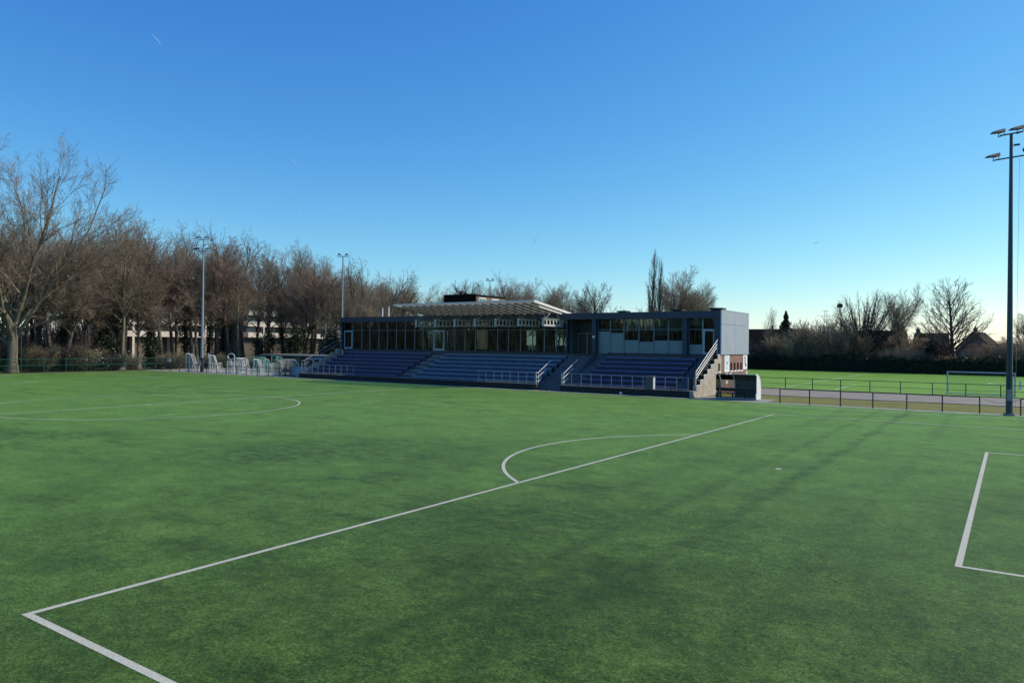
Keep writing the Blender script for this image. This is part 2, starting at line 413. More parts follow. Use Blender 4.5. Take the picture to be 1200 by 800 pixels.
cd = bpy.data.cameras.new('camera'); cam = bpy.data.objects.new('camera', cd); link(cam)
cd.sensor_width = 36; cd.sensor_fit = 'HORIZONTAL'; cd.lens = 855.127/1200*36; cd.clip_start = .1; cd.clip_end = 12000
pitch, yaw, roll = R(.2826), R(34.438), R(.6212)
F = Vector((-math.sin(yaw)*math.cos(pitch), math.cos(yaw)*math.cos(pitch), math.sin(pitch)))
Rt = Vector((math.cos(yaw), math.sin(yaw), 0)); Up = Rt.cross(F)
R2 = Rt*math.cos(roll) + Up*math.sin(roll); U2 = Up*math.cos(roll) - Rt*math.sin(roll)
mw = Matrix((( R2.x, U2.x, -F.x, -4.646), (R2.y, U2.y, -F.y, -4.751), (R2.z, U2.z, -F.z, 3.989), (0,0,0,1)))
cam.matrix_world = mw
sc.camera = cam
sc.view_settings.view_transform = 'Standard'; sc.view_settings.look = 'None'
sc.view_settings.exposure = 0; sc.view_settings.gamma = 1; sc.view_settings.use_curve_mapping = False
sc.render.resolution_x = 1024; sc.render.resolution_y = 682
try:
    sc.cycles.max_bounces = 8; sc.cycles.transparent_max_bounces = 16
    sc.cycles.diffuse_bounces = 3; sc.cycles.glossy_bounces = 3; sc.cycles.caustics_reflective = False; sc.cycles.caustics_refractive = False
    sc.cycles.sample_clamp_indirect = 4; sc.cycles.use_denoising = True
except Exception: pass

# ------------------------------------------------------------------ ground and surfaces
def sheet(name, x0, x1, y0, y1, z, mat, label=None):
    o = MB().quad((x0,y0,z),(x1,y0,z),(x1,y1,z),(x0,y1,z)).build(name, mat)
    return tag(o, label, None, None, 'structure')

def disc(name, r, z, mat):
    m = MB(); n = 64
    m.v = [(r*math.cos(2*math.pi*i/n), r*math.sin(2*math.pi*i/n), z) for i in range(n)]; m.f = [tuple(range(n))]
    return tag(m.build(name, mat), None, None, None, 'structure')
disc('ground', 6000, -.06, M['land'])
sheet('woodland_floor', -320, -102.3, -120, 300, -.04, M['litter'])
sheet('woodland_floor', -102.25, -92, 63, 300, -.04, M['litter'])
sheet('football_pitch', -101.6, 22, -70, 49.25, 0, M['turf'], 'worn green artificial turf football pitch with white markings')
sheet('paving_strip', -104, 22, 49.26, 50.4, -.004, M['paving'])
sheet('paving_strip', -104, -72.6, 50.41, 62.9, -.008, M['paving'])
sheet('paving_strip', -25.2, -19.6, 50.41, 53.4, -.008, M['paving'])
sheet('grass_verge', -25.2, 60, 50.42, 58.4, -.016, M['verge'], 'mossy olive grass verge between railing and path')
sheet('path', -25.2, 60, 58.42, 69.2, -.012, M['asphalt'], 'pale grey asphalt path between the two pitches')
sheet('path', -72, -25.21, 57.5, 69.2, -.022, M['asphalt'])
tag(MB().box(-25.2, 60, 58.28, 58.41, -.05, .03).build('kerb', M['kerb']), None, None, None, 'structure')
sheet('football_pitch', -75, 60, 70.3, 131.5, -.012, M['turf2'], 'bright green second pitch beyond the path')
sheet('yard', -75, 60, 131.6, 210, -.03, M['litter'])

def line_strip(m, p, q, wd, z):
    p = Vector((p[0], p[1], 0)); q = Vector((q[0], q[1], 0)); d = (q-p).normalized(); a = Vector((-d.y, d.x, 0))*wd/2
    k = max(1, int((q-p).length/4))
    m.quad((p-a)[:2]+(z,), (q-a)[:2]+(z,), (q+a)[:2]+(z,), (p+a)[:2]+(z,))
def arc(m, c, r, a0, a1, wd, z, n):
    for i in range(n):
        t0 = a0+(a1-a0)*i/n; t1 = a0+(a1-a0)*(i+1)/n
        P = lambda t, rr: (c[0]+rr*math.cos(t), c[1]+rr*math.sin(t), z)
        m.quad(P(t0, r-wd/2), P(t1, r-wd/2), P(t1, r+wd/2), P(t0, r+wd/2))
LZ = .004; lw = .115
mk = MB()
h = lw/2
HX, TY, CY = -49.3, 46.8, 20.16
def rect_area(x_line, xg, y0, y1):
    s = 1 if xg > x_line else -1
    line_strip(mk, (x_line+s*h, y0), (x_line+s*h, y1), lw, LZ)
    line_strip(mk, (x_line+s*lw, y0+h), (xg, y0+h), lw, LZ)
    line_strip(mk, (x_line+s*lw, y1-h), (xg, y1-h), lw, LZ)
def goal_end(xg, s):
    rect_area(xg-s*16.5, xg-s*.06, 0, 40.32)
    rect_area(xg-s*5.5, xg-s*.06, 11, 29.32)
    line_strip(mk, (xg, -6.4), (xg, TY-.06), lw, LZ)
    spot = (xg-s*11, CY)
    al = math.acos(5.5/9.15)
    base = math.pi if s > 0 else 0
    arc(mk, spot, 9.15-h, base-al, base+al, lw, LZ, 36)
    mk._add([(spot[0]+.11*math.cos(2*math.pi*i/12), spot[1]+.11*math.sin(2*math.pi*i/12), LZ) for i in range(12)], [tuple(range(12))])
goal_end(0, 1); goal_end(-98.6, -1)
line_strip(mk, (-98.6-.06, TY), (.06, TY), lw, LZ)
line_strip(mk, (HX, -6.4), (HX, TY-.06), lw, LZ)
# the circle is laid a hair above the halfway line it crosses
arc(mk, (HX, CY), 9.15-h, 0, 2*math.pi, lw, LZ+.004, 96)
mk._add([(HX+.2*math.cos(2*math.pi*i/12), CY+.2*math.sin(2*math.pi*i/12), LZ+.008) for i in range(12)], [tuple(range(12))])
tag(mk.build('pitch_markings', M['line']), 'white penalty boxes, centre circle and touchlines on the near pitch', None, None, 'structure')
mk2 = MB(); z2 = -.006
line_strip(mk2, (-40, 72.2), (58, 72.2), .12, z2); line_strip(mk2, (-40, 129.5), (58, 129.5), .12, z2)
line_strip(mk2, (-24, 72.3), (-24, 129.4), .12, z2); line_strip(mk2, (26, 72.3), (26, 129.4), .12, z2)
line_strip(mk2, (-23.9, 100), (25.9, 100), .12, z2)
line_strip(mk2, (-19, 84), (14, 84), .12, z2); line_strip(mk2, (-19, 72.3), (-19, 83.9), .12, z2); line_strip(mk2, (14, 72.3), (14, 83.9), .12, z2)
arc(mk2, (1, 100), 8, 0, 2*math.pi, .12, z2+.004, 60)
tag(mk2.build('pitch_markings', M['line2']), 'white markings on the bright second pitch', None, None, 'structure')

# ------------------------------------------------------------------ grandstand terrace
XL, XR = -72.0, -25.2
stand = thing('grandstand', 'long terraced concrete grandstand with rows of blue benches below the glazed clubhouse', 'grandstand', (-48, 50.4, 0))
SO = (-48, 50.4, 0)
E0, E1 = -39.8, -37.3            # entrance gap
NR = 7
def step_z(k): return .36 + .375*k
def step_y(k): return 50.72 + .9*k
t = MB()
for xa, xb in ((XL, E0), (E1, XR-.34)):
    for k in range(NR):
        t.box(xa, xb, step_y(k) + (.002*k), step_y(k+1), 0 if k == 0 else step_z(k-1)-.1, step_z(k))
    t.box(xa, xb, step_y(NR)+.002, 57.4, 2.2, 3.12)
t.build('terrace', M['concrete_dark'], stand, SO)
for xa, xb in ((XL, E0), (E1, XR-.34)):
    m = MB(); m.box(xa, xb, 50.4, 50.715, 0, .5); m.build('front_wall', M['wall_dark'], stand, SO)
    m = MB(); m.box(xa-.02, xb+.02, 50.36, 50.74, .502, .545); m.build('wall_coping', M['concrete'], stand, SO)
# benches
def bench(xa, xb, k, mp, mf):
    z = step_z(k) + .40; y = step_y(k) + .43
    m = MB()
    nb = max(1, round((xb-xa)/3.2)); L = (xb-xa)/nb
    for i in range(nb):
        a, b = xa+i*L+.015, xa+(i+1)*L-.015
        m.box(a, b, y, y+.03, z-.15, z); m.box(a, b, y+.031, y+.17, z-.04, z); m.box(a, b, y+.19, y+.38, z-.04, z+.004)
    o = m.build('bench', mp, stand, SO)
    f = MB(); f.box(xa+.01, xb-.01, y+.06, y+.10, z-.36, z-.155)
    f.build('bench_front', mf, o, SO)
    for i in range(nb+1):
        f = MB(); xx = xa+i*L
        f.box(xx-.03+(.035 if i == 0 else 0)-(.035 if i == nb else 0), xx+.03+(.035 if i == 0 else 0)-(.035 if i == nb else 0), y+.11, y+.34, step_z(k), z-.042)
        f.build('support', M['darkpost'], o, SO)
for k in range(NR):
    bench(-71.2, -57.5, k, M['bench'], M['blue'])
for k in range(NR):
    bench(-55.4, -40.3, k, M['bench_mid'], M['blue_mid'])
for k in range(NR):
    bench(-36.0, -27.3, k, M['bench'], M['blue'])
# back rail / upper parapet boards in front of the glazing
for xa, xb, mm in ((-71.2, -58.0, 'blue'), (-55.4, -40.6, 'blue_mid'), (-36.0, -26.4, 'blue')):
    m = MB(); m.box(xa, xb, 57.03, 57.06, 3.05, 3.36)
    n = int((xb-xa)/1.5)
    for i in range(n+1):
        m.box(xa+(xb-xa)*i/n-.025, xa+(xb-xa)*i/n+.025, 57.065, 57.10, 3.13, 3.42)
    m.build('back_board', M['backboard'], stand, SO)
# aisles with half steps
for xa, xb, mat in ((-57.4, -55.5, 'concrete'), (-37.2, -36.1, 'concrete_dark'), (-27.2, XR-.8, 'concrete_dark')):
    m = MB()
    for k in range(NR):
        m.box(xa, xb, step_y(k)+.45, min(step_y(k+1), 57.0)-.003, step_z(k), step_z(k)+.19)
    m.build('aisle_steps', M[mat], stand, SO)
# entrance stair between the blocks
m = MB()
for i in range(14):
    m.box(E0+.03, E1-.03, 50.9+.4*i, 56.9, .22*i-(0 if i == 0 else .02), .22*(i+1))
m.build('entrance_steps', M['concrete_dark'], stand, SO)
# stepped end wall (pale, sunlit side) with dark blocks above each step
m = MB()
poly = [(50.4, 0), (50.4, .52)]
for k in range(NR):
    poly += [(51.15+.83*k, .52+.40*k), (51.15+.83*k, .52+.40*(k+1))]
poly += [(57.0, .52+.40*NR), (57.0, 0)]
m.prism(poly, 'x', XR-.32, XR)
m.build('stepped_end_wall', M['stringer'], stand, SO)
for k in range(NR):
    y = 51.15+.83*k
    m = MB(); m.box(XR-.04, XR+.02, y-.10, y+.83-.13 if k < NR-1 else 57.0, .52+.40*(k+1)+.002, .52+.40*(k+1)+.06); m.box(XR-.03, XR+.02, y-.06, y-.004, .52+.40*k+.065, .52+.40*(k+1)+.001)
    m.build('step_nosing', M['white'], stand, SO)
m = MB()
for k in range(1, NR):
    y = 51.15+.83*k
    m.box(XR-.62, XR-.36, y-.62, y+.20, .40*k+.2, .40*k+1.12); m.box(XR-.355, XR-.045, y-.05, y-.004, .52+.40*k+.01, .52+.40*(k+1)-.01)  # dark blocks, then thin black plates that paint the shade on the risers
m.build('step_block_riser_shade', M['black'], stand, SO)
# mirrored stepped end wall at the far end
m = MB()
m.prism(poly, 'x', XL-.35, XL-.02)
m.build('stepped_end_wall', M['stringer'], stand, SO)
# dark structure under the upper landing
MB().box(XL+.1, E0-.05, 57.41, 64.0, 0, 3.1).build('undercroft', M['wall_dark'], stand, SO)

# ------------------------------------------------------------------ clubhouse above the terrace
club = thing('clubhouse', 'flat roofed glazed clubhouse with navy fascia on top of the grandstand', 'clubhouse', (-48, 60, 0)); CO = (-48, 60, 0)
ZF, ZT = 3.14, 7.08; YG = 57.2
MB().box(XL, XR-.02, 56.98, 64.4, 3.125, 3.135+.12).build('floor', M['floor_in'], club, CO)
m = MB(); m.box(XL-.05, XR-.06, 56.72, 64.42, 6.98, 7.08)
m.build('roof', M['roofing'], club, CO)
m = MB(); m.box(XL-.08, XR-.02, 56.62, 56.715, 6.52, 7.12); m.box(XL-.08, XL-.052, 56.72, 64.45, 6.52, 7.12)
m.build('fascia', M['navy'], club, CO)
m = MB(); m.box(XL, XR-.06, 56.72, 64.3, 6.70, 6.78); m.build('ceiling', M['ceiling'], club, CO)
# navy piers
for a, b in ((XL-.04, XL+.02), (-40.45, -40.3), (-37.62, -37.2), (-28.62, -28.2), (-25.78, XR-.03)):
    MB().box(a, b, 56.74, 57.3, 3.26, 6.69).build('pier', M['navy'], club, CO)
# rear wall with window holes (sun comes in), left end wall
m = MB()
holes = [(-64.6, -62.6), (-61.6, -60.4), (-57.0, -55.4), (-50.0, -48.6), (-46.4, -43.6), (-42.6, -41.2), (-32.5, -31.2)]
x = XL
for a, b in holes:
    m.box(x, a, 64.2, 64.4, 3.26, 6.69); m.box(a, b, 64.2, 64.4, 3.26, 3.5); m.box(a, b, 64.2, 64.4, 5.7, 6.69); x = b
m.box(x, XR-.06, 64.2, 64.4, 3.26, 6.69)
m.box(XL, XL+.15, 57.31, 64.19, 3.26, 6.69)
m.box(-40.3, -40.15, 57.31, 64.19, 3.26, 6.69); m.box(-37.6, -37.45, 57.31, 64.19, 3.26, 6.69); m.box(-28.45, -28.3, 57.31, 64.19, 3.26, 6.69)
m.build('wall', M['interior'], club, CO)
for a, b in holes: MB().box(a+.02, b-.02, 64.28, 64.30, 3.52, 5.68).build('rear_window', M['glass_clear'], club, CO)
# +X end: grey cladding above, brick below with arched openings
m = MB()
for a, b in ((56.63, 60.5), (60.52, 64.46)):
    for c, d in ((3.36, 5.95), (5.97, 7.16)):
        m.box(XR-.02, XR+.10, a, b, c, d)
m.build('end_cladding', M['panel'], club, CO, bevel=.008)
MB().box(XR-.02, XR+.12, 56.63, 64.46, 7.165, 7.2).build('end_flashing', M['rail'], club, CO)
def arch_poly(y0, y1, z0, z1, n=6):
    r = (y1-y0)/2; c = (y0+y1)/2
    return [(y0, z0), (y1, z0)] + [(c+r*math.cos(math.pi*i/n), z1-r+r*math.sin(math.pi*i/n)) for i in range(n+1)]
arches = [(59.40, 59.92), (60.35, 60.87), (61.30, 61.82), (62.25, 62.77)]
m = MB(); ys = 57.02
for a, b in arches:
    m.box(XR-.3, XR, ys, a, 0, 3.33); m.box(XR-.3, XR, a, b, 0, 1.95); m.box(XR-.3, XR, a, b, 2.62, 3.33); ys = b
m.box(XR-.3, XR, ys, 64.42, 0, 3.33)
m.build('brick_end_wall', M['brick'], club, CO)
for a, b in arches:
    o = MB().box(XR-.22, XR-.18, a+.002, b-.002, 1.952, 2.618).build('vent_window', M['black'], club, CO)
    MB().box(XR-.17, XR+.06, a-.12, b+.12, 1.82, 1.948).build('sill', M['white'], o, CO)
    s = o.children[0]; s.location = (0, 0, 0)
o = MB().box(XR+.002, XR+.02, 56.15, 56.62, 1.95, 2.62).build('vent_window', M['black'], club, CO)
MB().box(XR+.003, XR+.07, 56.05, 56.72, 1.82, 1.945).build('sill', M['white'], o, CO)
MB().box(-37.4, -28.5, 60.2, 60.3, 3.26, 6.69).build('room_partition', M['room'], club, CO)
# glazing bays
def bay(xa, xb, z0=3.27, z1=6.56, zt=5.54, lower='glass', door=False, fm='frame', sky_reflection=None):
    fw = .05; m = MB()
    m.box(xa, xa+fw, YG-.04, YG+.06, z0, z1); m.box(xb-fw, xb, YG-.04, YG+.06, z0, z1)
    for zz in (z0, zt-fw/2, z1-fw): m.box(xa+fw, xb-fw, YG-.035, YG+.055, zz, zz+fw)
    o = m.build('window', M[fm], club, CO)
    MB().box(xa+fw, xb-fw, YG+.005, YG+.017, zt+fw/2, z1-fw).build('pane', M['glass'], o, CO)
    if sky_reflection:
        MB().box(xa+fw+.01, xb-fw-.01, YG+.065, YG+.075, sky_reflection, z1-fw).build('sky_reflection', M['sky_reflection'], o, CO)  # pale plane behind the pane imitates the grey sky reflected in it
    zl = z0+fw
    if door:
        d = MB(); dw = .14
        d.box(xa+.06, xa+.06+dw, YG-.06, YG+.0, zl+.002, zt-.035); d.box(xb-.06-dw, xb-.06, YG-.06, YG+.0, zl+.002, zt-.035)
        d.box(xa+.06+dw, xb-.06-dw, YG-.06, YG+.0, zl+.002, zl+.2); d.box(xa+.06+dw, xb-.06-dw, YG-.06, YG, zt-.16, zt-.035)
        do = d.build('door', M['doorframe'], club, CO)
        MB().box(xa+.06+dw, xb-.06-dw, YG-.04, YG-.028, zl+.2, zt-.16).build('pane', M['glass'], do, CO)
        MB().box(xb-.06-dw+.03, xb-.06-dw+.06, YG-.10, YG-.06, 4.2, 4.5).build('handle', M['steelgrey'], do, CO)
        for c in do.children: c.location = (0,0,0)
    elif lower == 'glass':
        MB().box(xa+fw, xb-fw, YG+.006, YG+.018, zl, zt-fw/2).build('pane', M['glass'], o, CO)
    else:
        zf = zl+(zt-zl)*lower
        MB().box(xa+fw, xb-fw, YG+.006, YG+.018, zf, zt-fw/2).build('pane', M['glass'], o, CO)
        MB().box(xa+fw, xb-fw, YG+.004, YG+.016, zl, zf-.002).build('frosted_pane', M['frost'], o, CO)
    for c in o.children: c.location = (0,0,0)
leftx = [-71.98, -70.46, -68.93, -67.57, -66.09, -64.71, -63.29, -61.9, -60.46, -59.2, -57.68, -56.08, -54.64, -53.23, -51.79, -50.48, -48.93, -47.53, -46.04, -44.59, -43.17, -41.78, -40.46]
for i, (a, b) in enumerate(zip(leftx, leftx[1:])):
    bay(a, b-.004, door=(i in (0, 10)))
rightx = [-37.18, -35.88, -34.47, -32.96, -31.49, -30.1, -28.63]
for i, (a, b) in enumerate(zip(rightx, rightx[1:])):
    bay(a, b-.004, lower=(.92, .86, .56, .5, .55, .55)[i], sky_reflection=(None, None, 5.4, 5.45, 5.0, 5.3)[i])
bay(-28.18, -26.95, lower=.4, sky_reflection=5.9); bay(-26.94, -25.8, door=True, fm='doorframe')
# entrance recess
m = MB(); m.box(E0-.5, E1-.3, 58.3, 58.4, 3.26, 6.69); m.build('entrance_wall', M['door_dark'], club, CO)
for xa in (-40.0, -38.9):
    m = MB()
    m.box(xa, xa+.07, 58.22, 58.29, 3.26, 5.25); m.box(xa+1.0, xa+1.07, 58.22, 58.29, 3.26, 5.25); m.box(xa+.07, xa+1.0, 58.22, 58.29, 5.18, 5.25)
    o = m.build('entrance_door', M['frame'], club, CO)
    MB().box(xa+.07, xa+1.0, 58.25, 58.28, 3.27, 5.18).build('door_leaf', M['brick_dark'], o, CO); o.children[0].location = (0,0,0)
MB().box(-37.55, -37.3, 56.70, 56.735, 4.75, 4.95).build('name_plate', M['white'], club, CO)
# interior furniture glimpsed through the glass
def table(x, y, label, L=1.6):
    t = thing('table', label, 'table', (x, y, 3.26), 0, 'tables inside the clubhouse')
    MB().box(-L/2, L/2, -.4, .4, .70, .75).build('tabletop', M['table'], t)
    for sx in (-1, 1):
        MB().box(sx*(L/2-.12)-.03, sx*(L/2-.12)+.03, -.3, .3, 0, .698).build('leg', M['steelgrey'], t)
for i, (x, y) in enumerate([(-62.8, 60.2), (-60.2, 61.2), (-46.8, 60.4), (-44.3, 61.0), (-42.0, 60.0)]):
    lab = ['white table behind the glass left of the middle clubhouse door', 'white table behind the glass directly beside the middle clubhouse door',
           'white table behind the glass under the fifth canopy beam', 'white table inside behind the second last canopy beam', 'white table inside the glazed corner beside the dark entrance'][i]
    table(x, y, lab)
for i, x in enumerate([-63.8, -61.5, -45.6, -43.4]):
    m = MB(); m.bar((x, 59.5, 3.26), (x, 59.5, 6.69), .09, 10)
    m.build('column', M['steelwhite'], club, CO)

# roof furniture
for i, (x, y, a, hh, lab) in enumerate([(-35.9, 60, .5, .35, 'low dark roof vent nearest the entrance on the clubhouse roof'), (-34.4, 61.5, .35, .25, 'smallest dark roof vent on the clubhouse roof'),
                            (-29.9, 59, .55, .32, 'square dark roof vent above the wide clubhouse window'), (-26.0, 58.2, .6, .34, 'dark roof vent at the right end of the clubhouse roof')]):
    m = MB(); m.box(x-a*.7, x+a*.7, y-a*.7, y+a*.7, 7.08, 7.08+hh*.6)
    t = m.build('roof_vent', M['darkpost']); tag(t, lab, 'roof vent', 'vents on the clubhouse roof')
    MB().box(x-a, x+a, y-a, y+a, 7.08+hh*.6+.004, 7.08+hh).build('cap', M['black'], t)
for x, hh, lab in ((-71.3, 8.5, 'pale flue pipe at the left end of the clubhouse roof, nearer the mast'), (-70.2, 8.6, 'pale flue pipe on the clubhouse roof, second from its left end')):
    m = MB(); m.bar((x, 63, 7.08), (x, 63, hh), .09, 10); t = m.build('flue_pipe', M['railwhite']); tag(t, lab, 'flue pipe')
    MB().bar((x, 63, hh+.002), (x, 63, hh+.15), .14, 10).build('cowl', M['steelgrey'], t)

# ------------------------------------------------------------------ cantilever canopy
can = thing('cantilever_canopy', 'cantilevered steel canopy with exposed rafters rising over the middle benches', 'canopy', (-49.5, 55, 6)); KO = (-49.5, 55, 6)
cx0, cx1 = -58.3, -40.9
yf, zf, yb, zb = 51.5, 8.10, 58.9, 7.12
def cz(y): return zf + (zb-zf)*(y-yf)/(yb-yf)
# corrugated sheet
nx = 150; xs = np.linspace(cx0, cx1, nx+1)
m = MB()
for i in range(nx):
    za = .018*math.sin(i*math.pi*.5); zbb = .018*math.sin((i+1)*math.pi*.5)
    m.quad((xs[i], yf, zf+za), (xs[i+1], yf, zf+zbb), (xs[i+1], yb, zb+zbb), (xs[i], yb, zb+za))
o = m.build('roof_sheet', M['sheet'], can, KO)
# purlins (along X) and rafters (along Y)
m = MB()
for i in range(6):
    y = yf+.25+i*(yb-yf-.5)/5
    m.box(cx0+.05, cx1-.05, y-.05, y+.05, cz(y)-.335, cz(y)-.282)
m.build('purlin', M['steelgrey'], can, KO)
for i in range(19):
    x = cx0+.2+i*(cx1-cx0-.4)/18
    m = MB(); m.beam((x, yf+.05, zf-.215), (x, yb-.05, zb-.215), .20, .125)
    m.build('rafter', M['rafter'], can, KO)
m = MB(); m.box(cx0-.06, cx1+.06, yf-.08, yf-.005, zf-.07, zf+.05); m.build('front_fascia', M['railwhite'], can, KO)
m = MB(); m.beam((cx1+.07, yf, zf-.05), (cx1+.07, yb+.5, cz(yb+.5)-.05), .09, .20); m.build('side_fascia', M['railwhite'], can, KO)
m = MB(); m.beam((cx0-.07, yf, zf-.05), (cx0-.07, yb, zb-.05), .09, .20); m.build('side_fascia', M['railwhite'], can, KO)
m = MB(); m.beam((cx1+.02, yf+.9, zf-.50), (cx1+.02, yb-1.2, zb-.20), .08, .10); m.build('edge_brace', M['railwhite'], can, KO)
# castellated cantilever beams with hexagonal holes
def castellated(x):
    m = MB(); y0, y1 = 53.4, 57.1; z0, z1 = 5.84, 6.52; n = 6; tw = .04
    m.box(x-.11, x+.11, y0, y1, z0-.035, z0); m.box(x-.11, x+.11, y0, y1, z1, z1+.035)
    za, zc = z0+.13, z1-.13
    m.box(x-tw/2, x+tw/2, y0, y1, z0+.001, za); m.box(x-tw/2, x+tw/2, y0, y1, zc, z1-.001)
    p = (y1-y0)/n
    for i in range(n+1):
        c = y0+i*p; a = .075 if 0 < i < n else .15; b = .15
        zm = (za+zc)/2
        l0, r0 = max(y0, c-b), min(y1, c+b); l1, r1 = max(y0, c-a), min(y1, c+a)
        m.prism([(l0, za), (r0, za), (r1, zm), (r0, zc), (l0, zc), (l1, zm)], 'x', x-tw/2+.001, x+tw/2-.001)
    m.box(x-.12, x+.12, y0-.03, y0-.002, z0-.06, z1+.06)
    return m.build('castellated_beam', M['steelwhite'], can, KO)
bx = [-56.9, -54.25, -51.65, -49.05, -46.5, -43.8, -41.0]
for x in bx:
    b = castellated(x)
    s = MB()
    s.bar((x, 53.9, 6.56), (x, 52.6, cz(52.6)-.28), .032, 8); s.bar((x, 53.9, 6.56), (x, 55.1, cz(55.1)-.28), .032, 8)
    s.bar((x, 56.4, 6.56), (x, 55.6, cz(55.6)-.28), .028, 8); s.bar((x, 56.4, 6.56), (x, 57.2, cz(57.2)-.28), .028, 8)
    s.build('strut', M['steelgrey'], b, KO); b.children[0].location = (0,0,0)
    

# ------------------------------------------------------------------ railings
def wall_rail(name, label, xa, xb, sp, zb=.545, zt=1.56, y=50.55):
    t = thing(name, label, 'railing', ((xa+xb)/2, y, zb)); o = ((xa+xb)/2, y, zb)
    n = max(1, round((xb-xa)/sp))
    for i in range(n+1):
        x = xa+(xb-xa)*i/n
        MB().bar((x, y, zb), (x, y, zt), .020, 8).build('post', M['rail'], t, o)
    m = MB(); m.bar((xa-.03, y, zt), (xb+.03, y, zt), .020, 8); m.bar((xa-.03, y, zb+.12), (xb+.03, y, zb+.12), .018, 8)
    m.build('rail', M['rail'], t, o)
wall_rail('terrace_railing', 'grey tubular railing on the front wall at the left end of the stand', -71.8, -63.3, .95)
wall_rail('terrace_railing', 'grey tubular railing on the front wall below the faded middle benches', -46.4, -40.0, .97)
wall_rail('terrace_railing', 'grey tubular railing on the front wall below the right hand navy benches', -37.2, -25.7, .97)
def stair_rail(label, x, p, q, drops, mat='railwhite', post=True):
    t = thing('stair_handrail', label, 'handrail', (x, p[0], p[1]-.9)); o = (x, p[0], p[1]-.9)
    for dz, ln in drops:
        e = (p[0]+(q[0]-p[0])*ln, p[1]+(q[1]-p[1])*ln)
        m = MB(); m.bar((x, p[0], p[1]-dz), (x, e[0], e[1]-dz), .027, 8); m.bar((x, p[0]-.35, p[1]-dz), (x, p[0], p[1]-dz), .027, 8) if post else None
        m.build('rail', M[mat], t, o)
    for yy, zz in ((p[0]-.35, p[1]),) if post else ():
        MB().bar((x, yy, zz-1.02), (x, yy, zz), .03, 8).build('post', M[mat], t, o)
        MB().bar((x, p[0], p[1]-1.02), (x, p[0], p[1]), .03, 8).build('post', M[mat], t, o)
    return t, o
stair_rail('pale three bar stair handrail on the left side of the dark entrance stair', -39.88, (50.9, 1.55), (53.0, 2.6), ((0, 1), (.40, .62), (.80, .3)))
stair_rail('pale three bar stair handrail on the right side of the dark entrance stair', -37.24, (50.9, 1.55), (53.4, 2.75), ((0, 1), (.40, .68), (.80, .33)))
t, o = stair_rail('tall pink white three bar handrail climbing the stepped end wall on the right', XR-.16, (51.3, 2.0), (56.4, 4.62), ((0, 1), (.30, .98), (.55, .96)), post=False)
MB().bar((XR-.16, 51.3, .56), (XR-.16, 51.3, 2.03), .045, 8).build('post', M['railwhite'], t, o)
MB().bar((XR-.16, 53.9, 2.12), (XR-.16, 53.9, 3.3), .03, 8).build('post', M['rail'], t, o)
MB().bar((XR-.16, 56.3, 3.33), (XR-.16, 56.3, 4.6), .03, 8).build('post', M['rail'], t, o)
stair_rail('white handrail at the far left end wall of the stand', XL-.18, (51.3, 1.95), (56.4, 4.4), ((0, 1), (.45, .97)), 'steelgrey', post=True)

# dark cabinet standing on the front wall
t = thing('utility_cabinet', 'dark square cabinet with a pale sunlit side on the front wall of the stand', 'cabinet', (-28.9, 50.6, .5)); o = (-28.9, 50.6, .5)
MB().box(-29.25, -28.62, 50.42, 50.72, .55, 1.5).build('body', M['shelter_panel'], t, o, bevel=.01)
MB().box(-28.615, -28.56, 50.40, 50.74, .55, 1.52).build('side_panel', M['white'], t, o)
MB().box(-29.3, -28.52, 50.36, 50.78, 1.525, 1.60).build('lid', M['concrete'], t, o)
# ball
def uvsphere(name, c, r, mat, nu=16, nv=10):
    m = MB(); 
    for j in range(nv+1):
        for i in range(nu):
            a = 2*math.pi*i/nu; b = math.pi*j/nv
            m.v.append((c[0]+r*math.sin(b)*math.cos(a), c[1]+r*math.sin(b)*math.sin(a), c[2]+r*math.cos(b)))
    for j in range(nv):
        for i in range(nu):
            m.f.append((j*nu+i, j*nu+(i+1) % nu, (j+1)*nu+(i+1) % nu, (j+1)*nu+i))
    return m.build(name, mat, smooth=True)
tag(uvsphere('football', (-31.3, 50.1, .108), .112, M['white']), 'small white football lying on the paving below the right hand benches', 'ball')

# banners and small signs on the brick end wall
def banner(label, y0, y1, z0, z1, kind):
    t = thing('banner', label, 'banner', (XR+.02, (y0+y1)/2, z0)); o = (XR+.02, (y0+y1)/2, z0)
    MB().box(XR+.004, XR+.03, y0, y1, z0, z1).build('cloth', M['banner'], t, o)
    m = MB(); c = (y0+y1)/2; hh = z1-z0; wd = y1-y0
    if kind == 'ring':
        for zc, r in ((z0+hh*.72, wd*.28), (z0+hh*.36, wd*.24)):
            for i in range(14):
                a, b = 2*math.pi*i/14, 2*math.pi*(i+1)/14
                m.quad((XR+.034, c+r*math.cos(a), zc+r*math.sin(a)), (XR+.034, c+r*math.cos(b), zc+r*math.sin(b)),
                       (XR+.034, c+r*.6*math.cos(b), zc+r*.6*math.sin(b)), (XR+.034, c+r*.6*math.cos(a), zc+r*.6*math.sin(a)))
        m.build('emblem', M['ink_teal'], t, o)
    else:
        pts = [(.35,.9),(.45,.7),(.40,.5),(.55,.38),(.72,.30),(.62,.22),(.45,.26)]
        for (a, b), (c2, d) in zip(pts, pts[1:]):
            m.bar((XR+.035, y0+a*wd, z0+b*hh), (XR+.035, y0+c2*wd, z0+d*hh), .05, 5)
        m.build('script_mark', M['ink_dark'], t, o)
banner('white banner with pale teal ring marks, beside the stair on the brick end wall', 57.75, 59.05, 1.85, 3.32, 'ring')
banner('white banner with a dark handwritten mark at the far corner of the brick end wall', 63.02, 64.25, 1.98, 3.32, 'mark')
